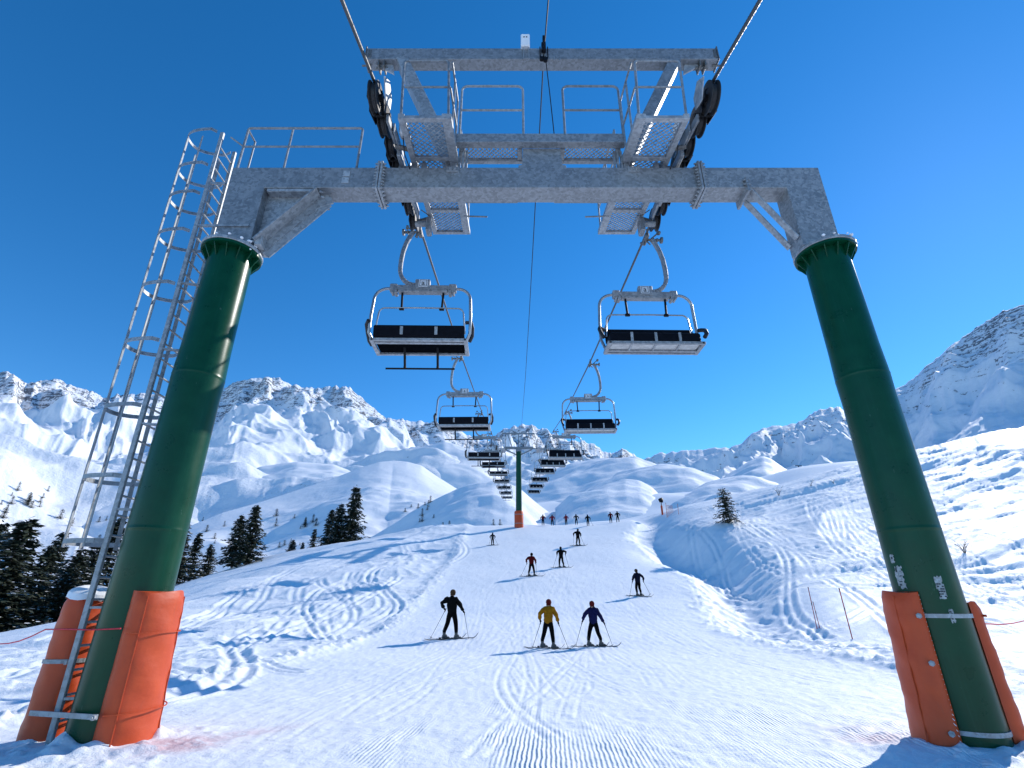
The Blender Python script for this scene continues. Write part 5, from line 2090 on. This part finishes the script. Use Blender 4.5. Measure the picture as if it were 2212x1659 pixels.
A = dict
SK = [
    # px, foot y, head y, who, label, jacket, hat, pose, skis?, hood, Y override
    (980, 1381, 1272, 'black-clad skier', 'skier all in black standing alone on the left, weight on one bent leg', C_BLACK, C_HATN,
     A(fl=(-.34, -.02), fr=(.12, .05), hl=(-.36, .02, 1.02), hr=(.40, .10, .92), lean=.10, sway=-.05, hip=(-.07, 0), ski=R(-68), rz=R(-8), tl=(-.92, .10), tr=(.62, .05)), True, False, None),
    (1187, 1401, 1293, 'mustard jacket skier', 'skier in a mustard yellow jacket with dark red hat', C_MUST, C_HATR,
     A(fl=(-.30, 0), fr=(.13, 0), hl=(-.36, .04, .92), hr=(.36, .06, .86), lean=.09, sway=.02, hip=(-.05, 0), ski=R(-94), rz=R(-9), tl=(-.72, .12), tr=(.72, -.02)), True, False, None),
    (1282, 1396, 1297, 'blue jacket skier', 'skier in a blue jacket with red hat beside the mustard jacket', C_BLUE, C_HATR,
     A(fl=(-.25, 0), fr=(.27, 0), hl=(-.48, .04, .93), hr=(.50, .04, .86), lean=.04, sway=0, ski=R(-95), rz=R(4), tl=(-.80, .1), tr=(.78, .02)), True, False, None),
    (1378, 1288, 1228, 'navy jacket skier', 'skier in navy coat standing apart near the right edge of the piste', C_NAVY, C_HATN,
     A(fl=(-.14, 0), fr=(.14, 0), hl=(-.40, .03, .90), hr=(.48, .08, .95), lean=.08, sway=.03, ski=R(-122), rz=R(14), tl=(-.68, .1), tr=(.92, .1)), True, False, None),
    (1148, 1245, 1193, 'dark red jacket skier', 'skier in dark red jacket turned uphill, poles trailing to one side', C_RED, C_HATB,
     A(fl=(-.22, 0), fr=(.22, 0), hl=(-.38, .03, .95), hr=(.34, .06, .90), lean=.12, sway=-.03, ski=R(-72), rz=R(-14), tl=(-.86, .1), tr=(.40, .1)), True, False, None),
    (1212, 1226, 1180, 'slim black skier', 'slim skier in black just above the dark red jacket, one arm lifted', C_BLACK, C_HATB,
     A(fl=(-.18, 0), fr=(.20, 0), hl=(-.36, .03, 1.0), hr=(.42, .06, 1.08), lean=.07, sway=.03, ski=R(-96), rz=R(10), tl=(-.74, .1), tr=(.72, .1)), True, True, None),
    (1248, 1179, 1141, 'hooded dark skier', 'hooded dark skier halfway to the crest with one pole beside the leg', C_BLACK, C_HATB,
     A(fl=(-.16, 0), fr=(.16, 0), hl=(-.44, .05, 1.0), hr=(.30, .08, .90), lean=.14, sway=-.03, ski=R(-60), rz=R(-22), tl=(-.55, .1), tr=(.66, .1)), True, True, None),
    (1064, 1178, 1150, 'child skier', 'small skier in grey green jacket alone on the left under the crest', C_GREY, C_HATB,
     A(fl=(-.13, 0), fr=(.14, 0), hl=(-.30, .05, .95), hr=(.30, .08, .95), lean=.03, ski=R(-85), rz=0, tl=(-.50, .1), tr=(.82, .1)), True, True, None),
    (1173, 1137, 1120, '', 'tiny dark red skier on the crest, closest to the single post tower', C_RED, C_HATB,
     A(fl=(-.15, 0), fr=(.15, 0), hl=(-.36, .05, .95), hr=(.36, .05, .95), ski=0), False, True, 61.5),
    (1193, 1137, 1117, '', 'tiny skier in bright red jacket on the crest, second from the single post tower', C_PINK, C_HATB,
     A(fl=(-.15, 0), fr=(.15, 0), hl=(-.36, .05, .95), hr=(.36, .05, .95), ski=0), False, False, 61.0),
    (1223, 1134, 1119, '', 'tiny skier in pink jacket, smallest figure on the crest line', C_PINK, C_PINK,
     A(fl=(-.12, 0), fr=(.12, 0), hl=(-.28, .05, .95), hr=(.28, .05, .95), ski=0), False, True, 63.0),
    (1245, 1133, 1118, '', 'tiny grey blue skier on the crest between a pink and a tall black one', C_GREY, C_HATB,
     A(fl=(-.15, 0), fr=(.15, 0), hl=(-.32, .1, 1.0), hr=(.38, .1, .95), ski=0), False, True, 63.0),
    (1270, 1141, 1116, 'crest skier', 'tall black skier on the crest leaning on a slanted pole', C_BLACK, C_HATB,
     A(fl=(-.12, 0), fr=(.14, 0), hl=(-.38, .05, .92), hr=(.40, .08, .92), ski=0, tl=(-.5, .1), tr=(.80, .0)), 'pole', True, 59.5),
    (1319, 1128, 1107, '', 'crest skier in dark red jacket close beside a skier in black', C_RED, C_HATB,
     A(fl=(-.15, 0), fr=(.15, 0), hl=(-.34, .05, .92), hr=(.34, .05, .92), ski=0), False, False, 62.0),
    (1334, 1127, 1104, '', 'black skier on the crest, last one towards the right hand bank', C_BLACK, C_HATB,
     A(fl=(-.18, 0), fr=(.18, 0), hl=(-.38, .05, .95), hr=(.38, .05, .95), ski=0), False, False, 61.5),
]
for (px, fy, hy, who, lab, jk, ht, ps, gear, hood, Yo) in SK:
    Y = Yo or foot_hit(px, fy)
    x = ZY(px, (fy + hy) / 2)[0] * Y
    z = gz(x, Y)
    top = H + ZY(px, hy)[1] * Y
    h = min(1.9, max(1.15, top - z))
    if Yo:
        h = min(1.8, max(1.3, h))
    k = h / 1.80
    rz = ps.get('rz', 0)
    loc = Vector((x, Y, z))
    rot = Matrix.Rotation(rz, 3, 'Z')
    fw = []
    for q in (ps['fl'], ps['fr']):
        w_ = rot @ Vector((q[0] * k, q[1] * k, 0))
        fw.append(gz(x + w_.x, Y + w_.y) - z)
    lift = .03
    pers = make_person(loc + Vector((0, 0, .0)), k, lab, jk, ht, ps, [max(-.12, min(.12, q / k)) + lift for q in fw], hood)
    if not gear:
        continue
    grp = 'ski gear of the ' + who
    if gear is True:
        for q, nm, dz in ((ps['fl'], 'left-foot', fw[0]), (ps['fr'], 'right-foot', fw[1])):
            w_ = rot @ Vector((q[0] * k, q[1] * k, 0))
            add_ski(Vector((x + w_.x, Y + w_.y, z + dz)), ps['ski'] + rz, k, f'dark ski under the {nm} boot of the {who}', grp)
    for hk, tk, nm in (('hl', 'tl', 'left-hand'), ('hr', 'tr', 'right-hand')):
        if gear == 'pole' and hk == 'hl':
            continue
        hw = loc + rot @ (Vector(ps[hk]) * k + Vector((0, .03 * k, 0)))
        tw = loc + rot @ Vector((ps[tk][0] * k, ps[tk][1] * k, 0))
        tw.z = gz(tw.x, tw.y)
        add_pole(hw, tw, k, f'thin ski pole in the {nm} glove of the {who}', grp)
# ------------------------------------------------------------------ trees
def mat_needles():
    m, nt, b = new_mat('dark_needles')
    f = tex_noise(nt, 1.6, 4, .7)
    c = mixc(nt, ramp(nt, f, [(.35, 0.), (.7, 1.)]), (.012, .022, .014), (.046, .058, .028))
    nt.links.new(c, b.inputs['Base Color'])
    b.inputs['Roughness'].default_value = .7
    return m


NEEDLE = mat_needles()


def conifer_meshes(seed, levels=40, spread=.23, dense=1.0, snow=.26, base=.06, top_pow=.85):
    """tree of height 8"""
    rs = random.Random(seed)
    Ht = 8.0
    tr = MB()
    pts, rr = [], []
    bx, by = rs.uniform(-.1, .1), rs.uniform(-.1, .1)
    for i in range(10):
        t = i / 9
        pts.append(Vector((bx * math.sin(t * 3), by * math.sin(t * 2.3), -.6 + (Ht + .5) * t)))
        rr.append(.15 * (1 - t) ** .8 + .012)
    tr.tube(pts, rr, 8)
    cr = MB()

    def leaf(p, d, L, wd, mi, flat=True):
        d = d.normalized()
        s = d.cross(Vector((0, 0, 1)))
        if s.length < .1:
            s = Vector((1, 0, 0))
        s.normalize()
        s = (s + Vector((0, 0, rs.uniform(-.7, .7)))).normalized()
        a = p - s * wd * .35
        b = p + s * wd * .35
        mdl = p + d * L * .55
        cr.mi = mi
        cr.add([a, mdl - s * wd * .5, p + d * L, mdl + s * wd * .5, b], [(0, 1, 2, 3, 4)])
    for lv in range(levels):
        t = base + (1 - base) * (lv + rs.uniform(-.45, .45)) / levels
        t = min(.985, max(base, t))
        z = Ht * t
        bulge = 1 + .25 * noise(np.array([t * 5.0]), np.array([seed * 3.7]), seed)[0]
        Lb = Ht * spread * (1 - t) ** top_pow * bulge + .14
        nb = rs.randint(6, 9) if t < .9 else 5
        ph = rs.uniform(0, 6.3)
        for k in range(nb):
            if rs.random() < .12:
                continue
            a = ph + 6.283 * k / nb + rs.uniform(-.4, .4)
            L = Lb * rs.uniform(.5, 1.2)
            droop = rs.uniform(.1, .55) * (1 - t * .7)
            d0 = Vector((math.cos(a), math.sin(a), 0))
            zj = rs.uniform(-.16, .16)
            nl = max(3, int(L / .19 * dense))
            for i in range(nl):
                u = (i + .7) / nl
                p = d0 * (L * u) + Vector((0, 0, z + zj + L * (.20 * u - droop * u * u)))
                p += Vector((rs.uniform(-.09, .09), rs.uniform(-.09, .09), rs.uniform(-.10, .06)))
                for s in (-1, 1):
                    aa = a + s * rs.uniform(.25, 1.2)
                    dd = Vector((math.cos(aa), math.sin(aa), rs.uniform(-1.0, .10)))
                    leaf(p, dd, rs.uniform(.26, .55) * (1.15 - .45 * u), rs.uniform(.13, .26), 0)
                if rs.random() < .8:
                    leaf(p, d0 + Vector((0, 0, rs.uniform(-1.2, .1))), rs.uniform(.25, .5), .2, 0)
                if rs.random() < snow and u > .2:
                    leaf(p + Vector((0, 0, .07)), d0 + Vector((rs.uniform(-.5, .5), rs.uniform(-.5, .5), -.2)), rs.uniform(.18, .36), rs.uniform(.10, .22), 1)
    for k in range(10):
        leaf(Vector((0, 0, Ht - .12 * k)), Vector((rs.uniform(-1, 1), rs.uniform(-1, 1), .5)), .3, .08, 0)
    return tr, cr


def conifer(name, seed, label, group, **kw):
    e = empty(name, (0, 0, 0), label, 'conifer', group)
    tr, cr = conifer_meshes(seed, **kw)
    tr.build('trunk', BARK, e)
    c = cr.build('crown', [NEEDLE, SNOWCAP], e, smooth=0)
    return e


V1 = conifer('spruce_tree', 1, None, None)
V2 = conifer('spruce_tree', 2, None, None, levels=36, spread=.27, snow=.34)
V3 = conifer('spruce_tree', 3, None, None, levels=34, spread=.19, dense=.85)
VP = conifer('pine_tree', 4, None, None, levels=24, spread=.40, dense=.8, snow=.03, top_pow=.5, base=.03)
VS = conifer('spruce_tree', 5, None, None, levels=14, spread=.26, dense=.6, snow=.10)
used = set()


def place_tree(v, px, py_top, Y, label, group, zb=None, wid=1.0, rot=None):
    x = ZY(px, py_top)[0] * Y
    z = gz(x, Y) if zb is None else zb
    top = H + ZY(px, py_top)[1] * Y
    h = max(.8, top - z)
    if v.name in used:
        o = copy_tree(v)
    else:
        o = v
        used.add(v.name)
    o.location = (x, Y, z)
    s = h / 8.0
    o.scale = (s * wid, s * wid, s)
    o.rotation_euler = (0, 0, rot if rot is not None else (px * .37) % 6.28)
    tag(o, label, 'conifer', group)
    return o, h


LG = 'spruces below the left edge of the slope'
TREES = [
    (V1, 66, 1118, 46, 'big dark spruce behind the snow capped pad at the picture edge', LG, 1.45),
    (V2, 8, 1128, 52, 'dark spruce cut by the picture edge beside the biggest one', LG, 1.3),
    (V3, 112, 1180, 50, 'shorter spruce leaning out from behind the biggest dark spruce', LG, 1.4),
    (V2, 30, 1190, 44, 'broad low spruce in front of the edge group of dark spruces', LG, 1.7),
    (V3, 140, 1150, 62, 'thin snowy spruce seen through the lower ladder cage', LG, 1.1),
    (V2, 180, 1185, 54, 'snow flecked spruce right above the snow capped pad', LG, 1.5),
    (V1, 214, 1170, 60, 'snowy spruce between caged ladder and green post', LG, 1.3),
    (V3, 262, 1120, 68, 'slim spruce half hidden behind the ladder post', LG, 1.2),
    (V2, 160, 1215, 48, 'small bushy spruce low behind the ladder', LG, 1.6),
    (V1, 402, 1118, 52, 'dark spruce just to the right of the ladder post', LG, 1.25),
    (V3, 432, 1152, 56, 'narrow spruce behind the one standing at the ladder post', LG, 1.2),
    (V2, 458, 1175, 58, 'low thin spruce right of the pair at the ladder post', LG, 1.1),
    (V1, 556, 1090, 50, 'taller spruce of the dense pair in the open left of the piste', LG, 1.2),
    (V2, 524, 1112, 51, 'shorter broad spruce of the dense pair, on its ladder side', LG, 1.25),
    (V1, 771, 1050, 62, 'tall slim spruce standing highest of the group above the slope edge', LG, 1.15),
    (V2, 738, 1088, 61, 'spruce leaning against the tall slim one above the slope edge', LG, 1.2),
    (V3, 718, 1102, 63, 'thin spruce at the outer side of the group above the slope edge', LG, 1.3),
    (V3, 681, 1143, 64, 'small pointed spruce peeping over the slope edge', LG, 1.2),
    (V2, 634, 1166, 60, 'small snowy spruce low behind the slope edge', LG, 1.5),
    (V3, 655, 1172, 62, 'tiny spruce tucked beside the small snowy spruce', LG, 1.3),
]
for v, px, py, Y, lab, grp, wd in TREES:
    place_tree(v, px, py, Y, lab, grp, wid=wd)
CG = 'small conifers at the left end of the crest'
for px, py, Y, lab in ((957, 1128, 66, 'low shrub like conifer left of the crest, outer one of two'), (971, 1124, 66, 'low shrub like conifer left of the crest, inner one of two'),
                       (1066, 1126, 64, 'tiny conifer on the crest, farther of two from the single post tower'), (1080, 1127, 64, 'tiny conifer on the crest, closer of two to the single post tower')):
    place_tree(VS, px, py, Y, lab, CG, wid=1.5)
Yp = foot_hit(1560, 1133) or 60
place_tree(VP, 1560, 1054, Yp, 'wide dark pine standing alone on the right hand bank', None, wid=1.0)

# --- dwarf conifers dotted over the far slopes
rs6 = random.Random(11)
FARG = 'dwarf conifers dotted over the far slopes'
SPOTS = []
for (xa, xb, ya, yb, n) in ((0, 130, 1055, 1120, 15), (590, 650, 1110, 1190, 8), (455, 500, 1130, 1190, 3), (650, 690, 1125, 1160, 5), (870, 925, 1085, 1120, 5), (905, 940, 1070, 1130, 7), (150, 260, 1120, 1180, 6), (410, 450, 1090, 1150, 3)):
    for k in range(n):
        SPOTS.append((rs6.uniform(xa, xb), rs6.uniform(ya, yb), rs6.uniform(6, 19)))
bpy.context.view_layer.update()
ter = [o for o in COL.objects if o.get('kind') == 'structure']
from mathutils.bvhtree import BVHTree
BV = []
for o in ter:
    if o.name.startswith(('hill', 'mountain')):
        n = len(o.data.vertices)
        co = np.empty(n * 3)
        o.data.vertices.foreach_get('co', co)
        co = co.reshape(-1, 3)
        q = np.empty(len(o.data.polygons) * 4, int)
        o.data.loops.foreach_get('vertex_index', q)
        BV.append(BVHTree.FromPolygons(co.tolist(), q.reshape(-1, 4).tolist()))


def far_hit(px, py):
    best = None
    d = ray(px, py).normalized()
    for b in BV:
        loc, nor, i, dist = b.ray_cast(Vector((0, 0, H)), d)
        if loc is not None and (best is None or dist < best[1]):
            best = (loc, dist)
    # the near ground may hide it
    return best


for px, py, sz in SPOTS:
    hb = far_hit(px, py)
    if hb is None or hb[1] > 900:
        continue
    loc, dist = hb
    Y = loc.y
    o = copy_tree(VS)
    hh = sz / F * dist * .93
    o.location = loc - Vector((0, 0, .05 * hh))
    o.scale = (hh / 8 * rs6.uniform(1.1, 1.9),) * 2 + (hh / 8,)
    o.rotation_euler = (0, 0, rs6.uniform(0, 6.28))
    tag(o, 'small dark conifer scattered over the snow of the far slopes', 'conifer', FARG)

# ------------------------------------------------------------------ bare shrubs on the bank
def shrub(px, py, hgt, label, seed, n=16):
    Y = foot_hit(px, py)
    if Y is None:
        return
    x = ZY(px, py)[0] * Y
    z = gz(x, Y)
    rs = random.Random(seed)
    e = empty('bare_shrub', (x, Y, z), label, 'shrub', 'bare shrubs poking out of the snowy bank')
    for k in range(n):
        m = MB()
        a = rs.uniform(0, 6.28)
        ln = rs.uniform(.3, .75)
        L = hgt * rs.uniform(.55, 1.1)
        p0 = Vector((x + rs.uniform(-.06, .06), Y + rs.uniform(-.06, .06), z - .1))
        p1 = p0 + Vector((math.cos(a) * ln * L * .35, math.sin(a) * ln * L * .35, L * .55))
        p2 = p0 + Vector((math.cos(a) * ln * L, math.sin(a) * ln * L, L))
        r = .010 * hgt
        m.tube([p0, p1, p2], [r, r * .8, r * .35], 5)
        for j in range(3):
            b = a + rs.uniform(-1, 1)
            q = p1.lerp(p2, rs.uniform(0, .8))
            m.tube([q, q + Vector((math.cos(b), math.sin(b), rs.uniform(.3, 1.1))) * L * .28], [r * .55, r * .3], 4)
        m.build('twig', TWIG, e, (x, Y, z))


shrub(2084, 1194, .85, 'dark bare shrub half buried in snow beyond the stickered post', 21, 20)
shrub(1682, 1070, .95, 'pale bare shrub low on the bank above the lone pine', 22, 12)
shrub(1752, 1050, .7, 'bare shrub on the upper bank, between two others in a row', 23, 9)
shrub(1800, 1044, .6, 'faint bare shrub on the upper bank closest to the stickered post', 24, 9)

# ------------------------------------------------------------------ marker poles, fence and snow gun
def marker(px, py0, py1, lab, r, mat, tilt=0.0, Y=None, cat='marker pole', name='marker_pole', grp='red and white marker poles at the piste edge'):
    Y = Y or foot_hit(px, py0)
    if Y is None:
        return
    x = ZY(px, py0)[0] * Y
    z = gz(x, Y)
    top = H + ZY(px, py1)[1] * Y
    e = empty(name, (x, Y, z), lab, cat, grp)
    hgt = top - z
    m = MB()
    m.tube([(0, 0, -.3), (tilt * hgt, 0, hgt)], r, 8)
    m.build('shaft', mat, e)
    m = MB()
    m.lathe([(r * 1.25, 0), (r * 1.3, .10)], (tilt * hgt * .55, 0, hgt * .55), (tilt, 0, 1), 8)
    m.lathe([(r * 1.25, 0), (r * 1.3, .05)], (tilt * hgt * .96, 0, hgt * .96), (tilt, 0, 1), 8)
    m.build('band', INK, e)


marker(1765, 1358, 1268, 'thin red pole of the crossed pair, the longer one', .016, REDPOLE, .0)
marker(1772, 1359, 1300, 'short red pole of the crossed pair leaning on the longer one', .014, REDPOLE, -.06)
marker(1842, 1381, 1270, 'single red pole nearest to the stickered post', .020, REDPOLE, -.03)
marker(2047, 953, 930, 'grey pole on the skyline of the bank, taller one', .05, DARKSTEEL, -.1, grp='poles on the skyline of the bank')
marker(2084, 943, 935, 'short grey pole on the skyline of the bank', .05, DARKSTEEL, .0, grp='poles on the skyline of the bank')
Yg = foot_hit(1431, 1112) or 64
gx_ = ZY(1431, 1110)[0] * Yg
gzz = gz(gx_, Yg)
e = empty('snow_gun', (gx_, Yg, gzz), 'snow gun with orange padded foot standing at the bank beyond the crest', 'snow gun')
m = MB()
m.lathe([(.11, -.2), (.12, 0), (.12, 1.05), (.09, 1.1)], (0, 0, 0), (0, 0, 1), 14)
m.build('foot_pad', ORANGE, e)
m = MB()
m.tube([(0, 0, 1.0), (0, 0, 1.75)], .05, 8)
m.lathe([(.14, -.25), (.22, -.22), (.24, .0), (.19, .25), (.14, .25)], (0, 0, 1.8), (.7, -.6, .35), 18)
m.bar((-.2, .05, 1.62), (.22, -.1, 1.55), .12, .2)
m.build('turbine', DARKSTEEL, e)
for i, (px, py, t) in enumerate(((1441, 1118, 1086), (1466, 1111, 1088))):
    marker(px, py, t, ('faint red netting pole near the snow gun' if i == 0 else 'faint netting pole a little farther from the snow gun'), .022, ORANGENET, .02, Y=foot_hit(px, py) or 66, grp='netting poles by the snow gun')
Yn = foot_hit(1441, 1118) or 66
xa, xb = ZY(1441, 1112)[0] * Yn, ZY(1441, 1112)[0] * Yn + .9
m = MB()
za = gz(xa, Yn)
for k in range(9):
    m.bar((xa, Yn, za + .1 + .16 * k), (xb, Yn + .5, za + .2 + .15 * k), .012, .03)
for k in range(7):
    t = k / 6
    m.bar((xa + (xb - xa) * t, Yn + .5 * t, za + .1 + .1 * t), (xa + (xb - xa) * t, Yn + .5 * t, za + 1.4), .012, .02)
o = m.build('safety_net', ORANGENET)
tag(o, 'short piece of orange safety netting beside the snow gun', 'net')
hb = far_hit(1729, 1024)
if hb:
    l0 = hb[0]
    s_ = hb[1] / F
    e = empty('lift_pylon', l0, 'tiny grey lift pylon on the blue shaded far slope', 'lift pylon')
    m = MB()
    m.tube([(0, 0, -2), (0, 0, 16 * s_)], .9 * s_, 6)
    m.build('post', DARKSTEEL, e)
    m = MB()
    m.bar((-6 * s_, 0, 15.5 * s_), (6 * s_, 0, 15.5 * s_), 1.0 * s_, 1.2 * s_)
    m.build('cross_arm', DARKSTEEL, e)
# ------------------------------------------------------------------ light
SUN_EL, SUN_AZ = R(32.5), math.atan2(.77, .64)     # azimuth measured from +Y towards +X
sun_d = bpy.data.lights.new("sun", 'SUN')
sun_d.energy = 3.1
sun_d.angle = R(.53)
sun_d.color = (1.0, .955, .89)
sun = bpy.data.objects.new("sun", sun_d)
COL.objects.link(sun)
_d = Vector((math.sin(SUN_AZ) * math.cos(SUN_EL), math.cos(SUN_AZ) * math.cos(SUN_EL), math.sin(SUN_EL)))
sun.rotation_euler = _d.to_track_quat('Z', 'Y').to_euler()
sun.location = _d * 60

w = bpy.data.worlds.new("World")
scene.world = w
w.use_nodes = True
nt = w.node_tree
bg = nt.nodes['Background']
sky = nt.nodes.new('ShaderNodeTexSky')
sky.sky_type = 'NISHITA'
sky.sun_disc = False
sky.sun_elevation = SUN_EL
sky.sun_rotation = SUN_AZ
sky.altitude = 2400
sky.air_density = 1.0
sky.dust_density = .08
sky.ozone_density = 2.2
hs = nt.nodes.new('ShaderNodeHueSaturation')
hs.inputs['Saturation'].default_value = 1.34
nt.links.new(sky.outputs[0], hs.inputs['Color'])
nt.links.new(hs.outputs[0], bg.inputs['Color'])
bg.inputs['Strength'].default_value = .15

vs = scene.view_settings
scene.display_settings.display_device = 'sRGB'
vs.view_transform = 'Standard'
vs.look = 'None'
vs.exposure = .57
vs.gamma = 1
vs.use_curve_mapping = False
scene.cycles.use_denoising = True
scene.cycles.max_bounces = 6
scene.cycles.transparent_max_bounces = 8
